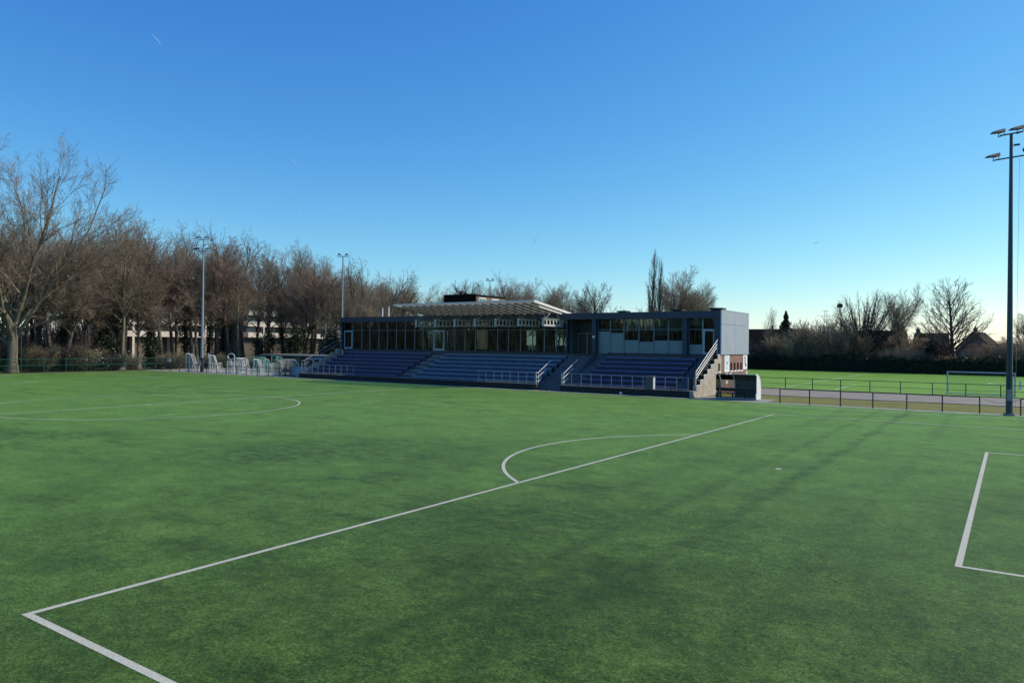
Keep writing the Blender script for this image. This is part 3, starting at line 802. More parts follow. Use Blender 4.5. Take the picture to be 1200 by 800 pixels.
for i, (y, z, a, b, lab) in enumerate([(58.35, 1.62, .32, .13, 'small white plate fixed just under the banner beside the stair'), (64.15, 1.66, .22, .14, 'small white plate under the banner at the far brick corner'),
                                  (58.4, 1.12, .28, .30, 'pale square notice low on the brick wall behind the shelter glass')]):
    o = MB().box(XR+.004, XR+.03, y-a, y+a, z-b, z+b).build('wall_plate', M['white']); tag(o, lab, 'sign')
    MB().box(XR+.031, XR+.034, y-a*.7, y+a*.7, z-b*.2, z+b*.2).build('print', M['steelgrey'], o)

# ------------------------------------------------------------------ team shelters (dugouts)
def shelter(label, x0, y0, L, dark_from, rz=0):
    t = thing('team_shelter', label, 'team shelter', (x0, y0, 0), rz, 'team shelters beside the pitch')
    # profile (y forward = 0 at the open front, back at +1.25)
    prof = [(1.22, 0), (1.25, .9), (1.12, 1.45), (.80, 1.80), (.30, 1.95), (-.12, 1.93)]
    for x in [0, L*dark_from, L]:
        m = MB(); m.path([(x, a, b) for a, b in prof], .045, 8)
        m.build('rib', M['white'], t)
    for x in (0, L):
        m = MB(); m.path([(x, 1.22, .06), (x, .1, .06)], .04, 8); m.path([(x, .1, .06), (x, .02, .35), (x, .25, .62)], .035, 8)
        m.build('foot', M['white'], t)
    def skin(xa, xb, mat, nm):
        m = MB()
        for (a, b), (c, d) in zip(prof, prof[1:]): m.quad((xa, a, b), (xb, a, b), (xb, c, d), (xa, c, d))
        o = m.build(nm, mat, t); s = o.modifiers.new('thick', 'SOLIDIFY'); s.thickness = .012
        return o
    skin(.03, L*dark_from-.03, M['glass_clear'] if dark_from < 1 else M['poly'], 'clear_panel')
    if dark_from < 1: skin(L*dark_from+.03, L-.03, M['shelter_panel'], 'dark_panel')
    ep = [(.12, .08), (1.20, .08), (1.23, .9), (1.10, 1.43), (.79, 1.77), (.3, 1.91), (.12, 1.91)]
    MB().prism(ep, 'x', -.012, .0).build('end_panel', M['glass_clear'], t)
    MB().prism(ep, 'x', L+.002, L+.03).build('end_panel', M['white'] if dark_from < 1 else M['poly'], t)
    m = MB(); m.box(.08, L-.08, .62, .98, .42, .47); m.box(.08, L-.08, 1.02, 1.06, .55, .80)
    o = m.build('bench', M['darkpost'], t)
    m = MB()
    for i in range(4):
        x = .15+(L-.3)*i/3; m.box(x-.03, x+.03, .7, .9, 0, .418)
    m.build('leg', M['darkpost'], o)
    m = MB(); m.bar((.02, .05, .85), (L-.02, .05, .85), .03, 8); m.build('front_bar', M['darkpost'], t)
    m = MB(); m.box(.04, L-.04, .08, .14, .03, .12); m.box(.04, L-.04, 1.1, 1.2, .03, .12); m.build('base_rail', M['steelgrey'], t)
    return t
shelter('dark panelled team shelter with a white end beside the brick end wall', -23.7, 51.15, 3.1, .36)
shelter('clear curved team shelter among the stored goals left of the stand', -77.6, 53.7, 3.0, 1.0, R(-78))

# ------------------------------------------------------------------ floodlight masts
def flood(root, p, d, tilt, nm='floodlight'):
    """p: pivot on the arm, d: horizontal unit direction the lamp points to"""
    d = Vector((d[0], d[1], 0)).normalized(); s = Vector((-d.y, d.x, 0))
    f = (d*math.cos(tilt) - Vector((0,0,1))*math.sin(tilt)); u = (Vector((0,0,1))*math.cos(tilt) + d*math.sin(tilt))
    p = Vector(p) + u*.28
    def P(a, b, c): return p + (f*a + s*b + u*c)*.82
    m = MB()
    m.hexa([P(-.18,-.24,-.10), P(.75,-.28,-.05), P(.75,.28,-.05), P(-.18,.24,-.10)], [P(-.22,-.15,.17), P(.60,-.2,.06), P(.60,.2,.06), P(-.22,.15,.17)])
    o = m.build(nm, M['lamp_body'], root, root.location)
    g = MB(); g.hexa([P(-.10,-.21,-.125), P(.70,-.25,-.08), P(.70,.25,-.08), P(-.10,.21,-.125)], [P(-.10,-.21,-.105), P(.70,-.25,-.056), P(.70,.25,-.056), P(-.10,.21,-.105)])
    g.build('glass', M['lamp_glass'], o, root.location)
    b = MB(); q = p - u*.28
    b.path([P(-.02,-.27,0), q+s*-.27-u*.02+f*.05, q+s*.27-u*.02+f*.05, P(-.02,.27,0)], .022, 6)
    b.build('bracket', M['galvdark'], o, root.location)
    for c in o.children: c.location = (0,0,0)

def mast(x, y, H, label, mat, aim, arm, r0=.19, r1=.085, lower=True, sleeve=False):
    t = thing('floodlight_mast', label, 'floodlight mast', (x, y, 0), 0, 'floodlight masts round the pitch'); o = (x, y, 0)
    m = MB(); n = 16; k = 5
    for i in range(k):
        m.bar((x, y, H*i/k), (x, y, H*(i+1)/k+.0), r0+(r1-r0)*i/k, n, r0+(r1-r0)*(i+1)/k, cap=False)
    m.build('pole', mat, t, o, smooth=True)
    m = MB(); m.bar((x, y, 0), (x, y, .12), r0*1.6, 16); m.build('base_plate', M['concrete'], t, o)
    a = Vector((arm[0], arm[1], 0)).normalized()
    def cross(z, w):
        p = Vector((x, y, z))
        MB().bar(p-a*w, p+a*w, .045, 8).build('crossarm', mat, t, o)
    cross(H+.02, .62); flood(t, (x-a.x*.5, y-a.y*.5, H), aim, R(9)); flood(t, (x+a.x*.5, y+a.y*.5, H), aim, R(9))
    if lower:
        cross(H-1.45, .9)
        flood(t, (x+a.x*.78, y+a.y*.78, H-1.45), aim, R(8)); flood(t, (x-a.x*.78, y-a.y*.78, H-1.45), (-aim[0]*.2+a.x*-1, a.y*-1), R(6))
        MB().box(x+.12, x+.45, y-.08, y+.08, H-.75, H-.66).build('junction_box', M['lamp_body'], t, o)
    m = MB(); m.bar((x+r0+.12, y+.05, .3), (x+r1+.35, y+.05, H-1.5), .008, 6); m.build('cable', M['rail'], t, o)
    m = MB(); m.box(x-.12, x+.12, y-r0-.10, y-r0+.03, .9, 1.6); m.build('hatch', M['steelgrey'], t, o)
    if sleeve:
        m = MB(); m.bar((x, y, .1), (x, y, 1.9), r0+.02, 16); m.build('sleeve', M['darkpost'], t, o)
    return t
mast(-4.78, 49.75, 17.35, 'tall dark floodlight mast beside the railing on the right', M['galvdark'], (-.80, -.60), (-.96, .29))
mast(-91.8, 50.9, 17.3, 'pale floodlight mast in front of the woods by the stored goals', M['galv'], (.45, -.9), (.9, .45), .20, .09, True, True)
mast(-80.7, 64.8, 15.9, 'pale floodlight mast at the left end of the clubhouse roof', M['galv'], (.7, -.7), (.8, .6), .17, .075, False)
mast(-88.4, 109.6, 16.4, 'distant floodlight mast showing only its head above the canopy roof', M['galv'], (.8, -.6), (.8, .6), .17, .075, False)

# ------------------------------------------------------------------ pitch railings and fences
def pitch_rail(label, xs, y, ya=None, hgt=1.05, mat='darkpost', mid=None):
    xm = (xs[0]+xs[-1])/2; t = thing('pitch_railing', label, 'railing', (xm, y, 0)); o = (xm, y, 0)
    for x in xs:
        m = MB(); m.box(x-.035, x+.035, y-.035, y+.035, -.02, hgt); m.build('post', M[mat], t, o)
    for a, b in zip(xs, xs[1:]):
        m = MB(); m.bar((a, y, hgt-.02), (b, y, hgt-.02), .028, 8)
        if mid: m.bar((a, y, mid), (b, y, mid), .016, 6)
        m.build('rail', M[mat], t, o)
    return t, o
xs = [-18.5+2.03*i for i in range(7)]
t, o = pitch_rail('dark post and rail railing along the touchline between shelter and right hand mast', xs, 49.85)
t, o = pitch_rail('dark post and rail railing beyond the right hand mast', [-4.2+2.03*i for i in range(9)], 49.85)
# a slack chain closes the gap beside the mast
t = thing('chain', 'thin slack chain closing the gap in the railing left of the right hand mast', 'chain', (-5.3, 49.85, .9)); o = (-5.3, 49.85, .9)
m = MB()
for i in range(10):
    a, b = i/10, (i+1)/10
    f = lambda s: (-6.26+(2.02)*s, 49.85, .98-1.0*s*(1-s))
    m.bar(f(a), f(b), .012, 5)
m.build('links', M['darkpost'], t, o)
pitch_rail('dark post and rail railing in front of the stored goals on the left', [-99.5+2.05*i for i in range(14)], 49.95, hgt=1.05, mid=.55)
pitch_rail('dark railing between the pale path and the bright second pitch', [-25.6+2.52*i for i in range(26)], 69.9, hgt=1.05, mid=.5)

def mesh_fence(label, p, q, hgt, rails, post_sp=2.5, tall=()):
    p = Vector(p); q = Vector(q); L = (q-p).length; d = (q-p)/L
    t = thing('mesh_fence', label, 'fence', p); o = tuple(p)
    n = int(L/post_sp)
    for i in range(n+1):
        c = p+d*(L*i/n); hh = hgt+.12 if i not in tall else 6.2
        m = MB(); m.bar(c, c+Vector((0,0,hh)), .04, 6); m.build('post', M['green'], t, o)
    m = MB()
    for z in rails: m.bar(p+Vector((0,0,z)), q+Vector((0,0,z)), .034, 5)
    m.build('rail', M['green'], t, o)
    # wires
    k = int(L/.10); vs = []; fs = []
    nrm = Vector((-d.y, d.x, 0))*.003
    for i in range(k):
        c = p+d*(i*.10)+d*.003; b = len(vs)
        for zz in (.05, hgt):
            vs += [tuple(c-d*.003+Vector((0,0,zz))), tuple(c+nrm+Vector((0,0,zz))), tuple(c+d*.003+Vector((0,0,zz)))]
        fs += [(b, b+1, b+4, b+3), (b+1, b+2, b+5, b+4), (b+2, b, b+3, b+5)]
    zz = .2
    while zz < hgt:
        b = len(vs)
        for c in (p, q): vs += [tuple(c+Vector((0,0,zz))-nrm), tuple(c+Vector((0,0,zz+.005))), tuple(c+Vector((0,0,zz))+nrm)]
        fs += [(b, b+1, b+4, b+3), (b+1, b+2, b+5, b+4), (b+2, b, b+3, b+5)]
        zz += .2
    me = mesh_np('wire_mesh', np.array(vs)-np.array(o), fs, M['green'])
    link(bpy.data.objects.new('wire_mesh', me), t)
mesh_fence('low green wire mesh fence along the edge of the woods on the left', (-103.6, 4, 0), (-103.6, 62.5, 0), 1.65, (.85, 1.65), 2.5, tall=(12,))
mesh_fence('green wire mesh fence behind the stored goals, in front of the woods', (-103.4, 62.6, 0), (-91.6, 62.6, 0), 2.1, (1.0, 2.1))

# ------------------------------------------------------------------ goals
def goal(label, loc, rz, w_, h_, dp, frame, netm, group=None, r=.05, netsp=.15):
    t = thing('football_goal', label, 'goal', loc, rz, group)
    m = MB()
    m.bar((-w_/2, 0, 0), (-w_/2, 0, h_), r, 8); m.bar((w_/2, 0, 0), (w_/2, 0, h_), r, 8); m.bar((-w_/2-r, 0, h_), (w_/2+r, 0, h_), r, 8)
    m.build('frame', M[frame], t)
    m = MB(); td = dp*.45
    for s in (-1, 1):
        m.path([(s*w_/2, 0, h_-.02), (s*w_/2, td, h_-.06), (s*w_/2, dp, .05), (s*w_/2, 0, .05)], r*.6, 6)
    m.bar((-w_/2, dp, .05), (w_/2, dp, .05), r*.8, 6)
    m.build('rear_frame', M[frame], t)
    m = MB(); rr = .006
    nx = int(w_/netsp)
    for i in range(nx+1):
        x = -w_/2+w_*i/nx
        m.bar((x, .02, h_-.03), (x, td, h_-.07), rr, 3, cap=False); m.bar((x, td, h_-.07), (x, dp, .06), rr, 3, cap=False)
    nz = int(h_/netsp)
    for i in range(nz+1):
        s = i/nz; y = td+(dp-td)*s; z = (h_-.07)*(1-s)+.06*s
        m.bar((-w_/2, y, z), (w_/2, y, z), rr, 3, cap=False)
        for sx in (-1, 1): m.bar((sx*w_/2, .02, z), (sx*w_/2, y, z), rr, 3, cap=False)
    for i in range(int(dp/netsp)+1):
        y = i*netsp; zt = h_ if y < td else (h_-.07)*(1-(y-td)/(dp-td))+.05
        for sx in (-1, 1): m.bar((sx*w_/2, y, .05), (sx*w_/2, y, zt), rr, 3, cap=False)
        if y < td: m.bar((-w_/2, y, h_-.05), (w_/2, y, h_-.05), rr, 3, cap=False)
    m.build('net', M[netm], t)
    return t
goal('grey framed goal with a dark green net standing on the bright second pitch', (-6.95, 71.6, 0), 0, 5.0, 2.02, 1.1, 'goalblue', 'greennet', r=.055, netsp=.16)
GR = 'goals stored behind the left railing'
goal('tall white goal stored end on, leftmost of the stored goals', (-96.2, 51.6, 0), R(-48), 1.4, 2.35, 1.3, 'goalwhite', 'net', GR)
goal('little white training goal beside the leftmost stored goal', (-95.1, 52.1, 0), R(20), 1.1, .95, .6, 'goalwhite', 'net', GR, .04)
goal('tall white goal partly hidden behind the woods floodlight mast', (-93.9, 53.4, 0), R(-40), 1.6, 2.2, 1.2, 'goalwhite', 'net', GR)
goal('waist high white goal just right of the woods floodlight mast', (-89.8, 51.6, 0), R(15), 1.2, 1.3, .8, 'goalwhite', 'net', GR, .045)
goal('white goal with a beige net in the middle of the stored goals', (-88.2, 52.3, 0), R(-25), 1.3, 1.55, .9, 'goalwhite', 'net', GR, .045)
goal('white goal leaning behind the beige netted goal', (-87.4, 53.6, 0), R(-60), 1.9, 1.9, 1.0, 'goalwhite', 'net', GR, .05)
goal('white goal next to the green framed goals', (-85.7, 52.0, 0), R(10), 1.4, 1.6, .9, 'goalwhite', 'net', GR, .05)
goal('green framed goal nearest the beige netted one', (-86.6, 55.6, 0), R(-15), 2.4, 2.1, 1.2, 'goalgreen', 'greennet', GR, .05)
goal('green framed goal in front of the dark shed', (-84.2, 56.4, 0), R(-20), 2.4, 2.2, 1.2, 'goalgreen', 'greennet', GR, .05)
goal('white goal with green net between the green frames and the clear shelter', (-82.6, 53.6, 0), R(-30), 1.6, 1.9, 1.0, 'goalwhite', 'greennet', GR, .05)
goal('knee high white goal at the railing left of the clear shelter', (-80.6, 51.0, 0), R(5), 1.3, .9, .7, 'goalwhite', 'net', GR, .045)
goal('low pale goal lying beside the green framed goals', (-83.6, 51.2, 0), R(-10), 1.8, .55, .5, 'goalwhite', 'net', GR, .045)
goal('white goal standing directly left of the clear shelter', (-79.2, 51.9, 0), R(-12), 1.5, 1.5, .9, 'goalwhite', 'net', GR, .05)
goal('white goal behind the tilted ring', (-86.3, 53.0, 0), R(25), 1.2, 1.7, .8, 'goalwhite', 'net', GR, .045)
goal('white goal between the mast and the waist high white goal', (-91.0, 52.4, 0), R(-20), 1.0, 1.25, .7, 'goalwhite', 'net', GR, .045)
goal('green framed goal at the left end of the dark shed', (-88.6, 57.0, 0), R(-10), 2.2, 2.0, 1.1, 'goalgreen', 'greennet', GR, .05)
goal('wide white goal standing behind the waist high ones, next to the beige net', (-90.2, 54.6, 0), R(-35), 2.2, 1.9, 1.1, 'goalwhite', 'net', GR, .05)
goal('white goal wedged between the tilted ring and the green frames', (-85.2, 54.2, 0), R(-50), 1.8, 1.8, 1.0, 'goalwhite', 'net', GR, .05)
goal('white goal in the second row left of the clear shelter', (-81.2, 55.6, 0), R(-15), 2.2, 1.9, 1.1, 'goalwhite', 'net', GR, .05)
# hoop frame tilted on the stored goals
t = thing('rebound_ring', 'white rounded training ring standing high among the stored goals', 'training ring', (-87.0, 51.9, 0)); m = MB()
pts = [(.55*math.cos(a)*1.0, .1*math.cos(a), 2.15+.38*math.sin(a)) for a in [2*math.pi*i/20 for i in range(21)]]
m.path(pts, .05, 6); m.build('ring', M['white'], t)
m = MB(); m.bar((0, 0, 0), (0, 0, 1.75), .035, 8); m.bar((-.4, 0, .04), (.4, 0, .04), .04, 8); m.build('stand', M['white'], t)
# round white lamp/ball on a pole, white board on the mast side
t = thing('marker_board', 'small white square board on a thin post at the left edge of the stored goals', 'sign', (-99.0, 50.6, 0))
MB().box(-.35, .35, -.015, .015, 1.2, 1.62).build('board', M['white'], t); MB().bar((0, .03, 0), (0, .03, 1.6), .025, 6).build('post', M['darkpost'], t)
t = thing('marker_board', 'narrow white upright board on a post just right of the woods floodlight mast', 'sign', (-91.0, 51.3, 0))
MB().box(-.1, .1, -.015, .015, 1.95, 2.5).build('board', M['white'], t); MB().bar((0, .03, 0), (0, .03, 2.4), .025, 6).build('post', M['darkpost'], t)
# white corner marker on the second pitch
t = thing('marker_post', 'stubby white marker post on the bright second pitch at the right edge', 'marker post', (-3.95, 86.9, 0))
MB().box(-.11, .11, -.06, .06, .05, .95).build('post', M['white'], t, bevel=.02); MB().box(-.2, .2, -.15, .15, 0, .05).build('foot', M['white'], t)

# storage shed, pale box
t = thing('storage_shed', 'long low dark brick shed with a pale flat roof edge behind the stored goals', 'shed', (-82, 62, 0)); o = (-82, 62, 0)
m = MB(); m.box(-91, -73.2, 60, 60.25, 0, 2.15); m.box(-91, -90.75, 60.26, 64, 0, 2.15); m.box(-73.45, -73.2, 60.26, 64, 0, 2.15); m.box(-90.74, -73.46, 63.75, 64, 0, 2.15); m.build('wall', M['wall_dark'], t, o)
m = MB(); m.box(-91.4, -72.8, 59.6, 64.3, 2.155, 2.36); m.build('roof', M['concrete'], t, o)
for x in (-88, -84, -80, -76):
    MB().box(x-.6, x+.6, 59.93, 59.99, .05, 2.0).build('door', M['green'] if x < -82 else M['brick_dark'], t, o)
t = thing('storage_box', 'pale blue plastic storage box beside the dark shed', 'storage box', (-75.6, 53.2, 0))
MB().box(-1.0, 1.0, -.5, .5, 0, 1.0).build('body', M['doorframe'], t, bevel=.03); MB().box(-1.05, 1.05, -.55, .55, 1.004, 1.12).build('lid', M['steelgrey'], t, bevel=.03)
t = thing('sheeted_cart', 'white sheeted cart with hooped frame beside the left end of the stand', 'cart', (-73.6, 54.4, 0))
MB().box(-.8, .8, -1.2, 1.2, .55, .95).build('bed', M['white'], t, bevel=.03)
m = MB()
for y in (-1.1, 0, 1.1): m.path([(-.75, y, .95), (-.72, y, 1.7), (-.4, y, 2.05), (.4, y, 2.05), (.72, y, 1.7), (.75, y, .95)], .035, 6)
m.build('hoop', M['white'], t)
MB().box(-.7, .7, -1.15, 1.15, 2.08, 2.14).build('cover', M['white'], t, bevel=.02)
m = MB()
for sx in (-.82, .82):
    for y in (-.8, .8): m.bar((sx-.05, y, .28), (sx+.05, y, .28), .28, 14)
m.build('wheel', M['black'], t)

# ------------------------------------------------------------------ trees
class TreeGen:
    def __init__(s, seed): s.rng = np.random.default_rng(seed); s.lev = {}
    def branch(s, p, d, L, r, lv, sp):
        rng = s.rng; n = sp['n'][lv]; pts = [p.copy()]; rad = [r]
        tip = sp['tip'][lv]
        for i in range(n):
            d = d + rng.normal(0, sp['wig'][lv], 3); d[2] += sp['trop'][lv]; d /= np.linalg.norm(d)
            p = p + d*(L/n); pts.append(p.copy()); rad.append(r*(1-(1-tip)*(i+1)/n))
        s.lev.setdefault(lv, []).append((pts, rad))
        if lv+1 >= len(sp['n']): return
        cnt = sp['cnt'][lv]; cnt = max(1, int(cnt*L/sp['ref'][lv]+rng.random())) if sp['ref'][lv] else cnt
        t0 = sp['t0'][lv]
        for j in range(cnt):
            t = t0+(1-t0)*((j+rng.random()*.9)/cnt)
            k = min(n-1, int(t*n)); f = t*n-k
            q = pts[k]*(1-f)+pts[k+1]*f; ax = pts[k+1]-pts[k]; ax = ax/np.linalg.norm(ax)
            a = sp['ang'][lv]*(1-sp.get('angtip', .35)*t)*rng.uniform(.75, 1.25)
            az = j*2.4+rng.uniform(-.6, .6)
            ref = np.array([0,0,1.]) if abs(ax[2]) < .9 else np.array([1.,0,0])
            u = np.cross(ax, ref); u /= np.linalg.norm(u); v = np.cross(ax, u)
            dd = ax*math.cos(a)+(u*math.cos(az)+v*math.sin(az))*math.sin(a)
            if 'flat' in sp and lv >= 1: dd[2] *= sp['flat']; dd /= np.linalg.norm(dd)
            vr = sp.get('var', .22)
            ll = L*sp['len'][lv]*rng.uniform(1-vr, 1+vr*.6)*sp['prof'](t) if lv == 0 else L*sp['len'][lv]*rng.uniform(.65, 1.15)*(1.1-.45*t)
            rr = (rad[k]*(1-f)+rad[k+1]*f)*sp['rr'][lv]*rng.uniform(.8, 1.1)
            s.branch(q, dd, max(ll, .25), max(rr, sp['rmin']), lv+1, sp)

def tubes(polys, sides):
    """polys: list of (pts, rad) with the same number of points -> verts, faces"""
    P = np.array([p for p, _ in polys]); Rr = np.array([r for _, r in polys]); B, n, _ = P.shape
    ax = P[:, -1]-P[:, 0]; ax /= np.linalg.norm(ax, axis=1)[:, None]+1e-9
    ref = np.where(np.abs(ax[:, 2:3]) < .9, np.array([[0,0,1.]]), np.array([[1.,0,0]]))
    u = np.cross(ax, ref); u /= np.linalg.norm(u, axis=1)[:, None]; v = np.cross(ax, u)
    th = 2*np.pi*np.arange(sides)/sides
    ring = u[:, None, :]*np.cos(th)[None, :, None]+v[:, None, :]*np.sin(th)[None, :, None]
    V = P[:, :, None, :]+ring[:, None, :, :]*Rr[:, :, None, None]
    idx = np.arange(B*n*sides).reshape(B, n, sides)
    a = idx[:, :-1, :]; b = np.roll(idx, -1, axis=2)[:, :-1, :]; c = np.roll(idx, -1, axis=2)[:, 1:, :]; d = idx[:, 1:, :]
    return V.reshape(-1, 3), np.stack([a, b, c, d], -1).reshape(-1, 4)

def tree_meshes(seed, H, sp, trunk_levels=2, stems=None):
    g = TreeGen(seed)
    if stems is None: stems = [((0,0,0), (0,0,1), H*sp['trunk'], sp['r'])]
    for p, d, L, r in stems:
        d = np.array(d, float); d /= np.linalg.norm(d)
        g.branch(np.array(p, float), d, L, r, 0, sp)
    out = []
    for levs, in_trunk in ((range(0, trunk_levels), True), (range(trunk_levels, 9), False)):
        vs, fs, b = [], [], 0
        for lv in levs:
            by = {}
            for poly in g.lev.get(lv, []): by.setdefault(len(poly[0]), []).append(poly)
            for polys in by.values():
                v, f = tubes(polys, 9 if lv == 0 else (6 if lv == 1 else 3)); vs.append(v); fs.append(f+b); b += len(v)
        out.append((np.concatenate(vs), np.concatenate(fs)) if vs else None)
    top = max(o[0][:, 2].max() for o in out if o)
    k = H/top
    return [(o[0]*k, o[1]) for o in out if o], g, k

def flare(v, r, k=1.1):      # widen the foot of the trunk
    z = v[:, 2]; f = 1+k*np.exp(-z/.45)*(np.hypot(v[:, 0], v[:, 1]) < r*2.2)
    v = v.copy(); v[:, 0] *= f; v[:, 1] *= f
    return v

dome = lambda t: max(.25, math.sin(math.pi*min(1, .22+.78*t))*1.05+.12)
SP = {
 'forest': dict(n=(9,6,4,3,2), wig=(.045,.10,.14,.18,.2), trop=(.02,.10,.06,.04,.02), tip=(.22,.3,.4,.5,.6), cnt=(20,10,8,6), ref=(0,6,2.8,1.2), t0=(.34,.15,.12,.1),
    ang=(.85,.75,.7,.7), len=(.40,.46,.50,.55), rr=(.56,.52,.5,.55), r=.32, rmin=.014, trunk=.92, prof=lambda t: 1.15-.65*t),
 'broad': dict(n=(6,8,5,3,2), wig=(.06,.12,.15,.2,.2), trop=(.02,.08,.05,.03,.02), tip=(.45,.25,.35,.5,.6), cnt=(16,11,9,6), ref=(0,8,3.2,1.3), t0=(.46,.15,.1,.1),
    ang=(.95,.75,.7,.7), len=(.80,.46,.48,.52), rr=(.6,.5,.5,.6), r=.38, rmin=.015, trunk=.66, var=.12, prof=lambda t: 1.05-.2*t),
 'poplar': dict(n=(10,6,4,2), wig=(.02,.04,.08,.1), trop=(.02,.16,.14,.08), tip=(.1,.25,.4,.5), cnt=(46,9,5), ref=(0,3,1.2), t0=(.10,.1,.1),
    ang=(.42,.35,.5), len=(.26,.42,.5), rr=(.4,.5,.6), r=.35, rmin=.014, trunk=1.0, prof=lambda t: 1.1-.55*t),
 'fan': dict(n=(5,9,5,3), wig=(.03,.04,.08,.12), trop=(.0,.05,.03,.02), tip=(.75,.22,.4,.5), cnt=(30,15,8), ref=(0,8,2.4), t0=(.45,.25,.15),
    ang=(1.02,.5,.55), len=(2.2,.30,.45), rr=(.42,.42,.6), r=.38, rmin=.016, trunk=.30, angtip=.75, var=.08, prof=lambda t: .78+.22*t),
 'beech': dict(n=(8,8,5,3,2), wig=(.03,.05,.09,.14,.18), trop=(.02,.045,.02,.01,.01), tip=(.25,.25,.35,.5,.6), cnt=(40,12,8,5), ref=(0,7,2.8,1.2), t0=(.18,.2,.15,.15),
    ang=(1.15,.6,.6,.65), len=(.62,.42,.46,.5), rr=(.42,.48,.5,.6), r=.40, rmin=.017, trunk=.80, angtip=.5, var=.10, prof=lambda t: 1.05-.50*t),
 'bush': dict(n=(7,5,3,2), wig=(.07,.12,.16,.2), trop=(.03,.05,.04,.02), tip=(.3,.35,.5,.6), cnt=(14,9,6), ref=(0,2.2,1.0), t0=(.12,.12,.12),
    ang=(.6,.65,.7), len=(.45,.5,.55), rr=(.5,.55,.65), r=.06, rmin=.014, trunk=1.0, prof=lambda t: 1.1-.4*t),
}
def obj_from(name, vf, mat, parent=None, smooth=False):
    me = mesh_np(name, vf[0], vf[1], mat, smooth); o = bpy.data.objects.new(name, me); link(o, parent); return o

def leaf_quads(centers, size, rng, up=.3):
    n = len(centers); nrm = rng.normal(size=(n, 3)); nrm[:, 2] += up; nrm /= np.linalg.norm(nrm, axis=1)[:, None]
    t = rng.normal(size=(n, 3)); u = np.cross(nrm, t); u /= np.linalg.norm(u, axis=1)[:, None]; v = np.cross(nrm, u)
    s = (size*rng.uniform(.6, 1.3, n))[:, None]
    V = np.stack([centers-u*s*.5, centers+v*s*.32, centers+u*s*.5, centers-v*s*.32], 1).reshape(-1, 3)
    return V, np.arange(4*n).reshape(n, 4)

PROTO = {}
def proto(key, seed, H, form, bark, twig, stems=None, tl=2, ivy=0, name='bare_tree', cat='tree'):
    sp = SP[form]; meshes, g, k = tree_meshes(seed, H, sp, tl, stems)
    root = thing(name, 'x', cat, (0, 0, 0))
    v, f = meshes[0]
    if form != 'bush': v = flare(v, sp['r'])
    obj_from('trunk' if form != 'bush' else 'stem', (v, f), M[bark], root, True)
    obj_from('crown' if form != 'bush' else 'branches', meshes[1], M[twig], root)
    if ivy:
        rng = np.random.default_rng(seed+5); n = int(2600*ivy)
        tr = np.array(g.lev[0][0][0])*k; z = rng.uniform(0, 1, n)**.9*(len(tr)-1)*.62
        i = np.minimum(z.astype(int), len(tr)-2); fr = (z-i)[:, None]
        c = tr[i]*(1-fr)+tr[i+1]*fr; a = rng.uniform(0, 2*np.pi, n); rad = (.35+.55*rng.random(n)**2)*(1.2-.5*z/(len(tr)-1))
        bump_ = 1+.35*np.sin(c[:, 2]*1.7+a*2)
        c = c+np.stack([np.cos(a)*rad*bump_, np.sin(a)*rad*bump_, rng.normal(0, .15, n)], 1)
        obj_from('ivy', leaf_quads(c, .22, rng), M['ivy'], root)
    PROTO[key] = [root, H, False, g, k]
    return root

def place(key, x, y, H, label, group=None, rz=None, wid=1.0, cat=None, z=0):
    root, H0, used = PROTO[key][:3]
    o = copy_tree(root) if used else root
    PROTO[key][2] = True
    s = H/H0*(1.05 if group and 'deep' in group else 1)
    o.location = (x, y, z); o.scale = (s*wid, s*wid, s); o.rotation_euler = (0, 0, random.uniform(0, 6.28) if rz is None else rz)
    o['label'] = label
    if group: o['group'] = group
    elif 'group' in o: del o['group']
    return o

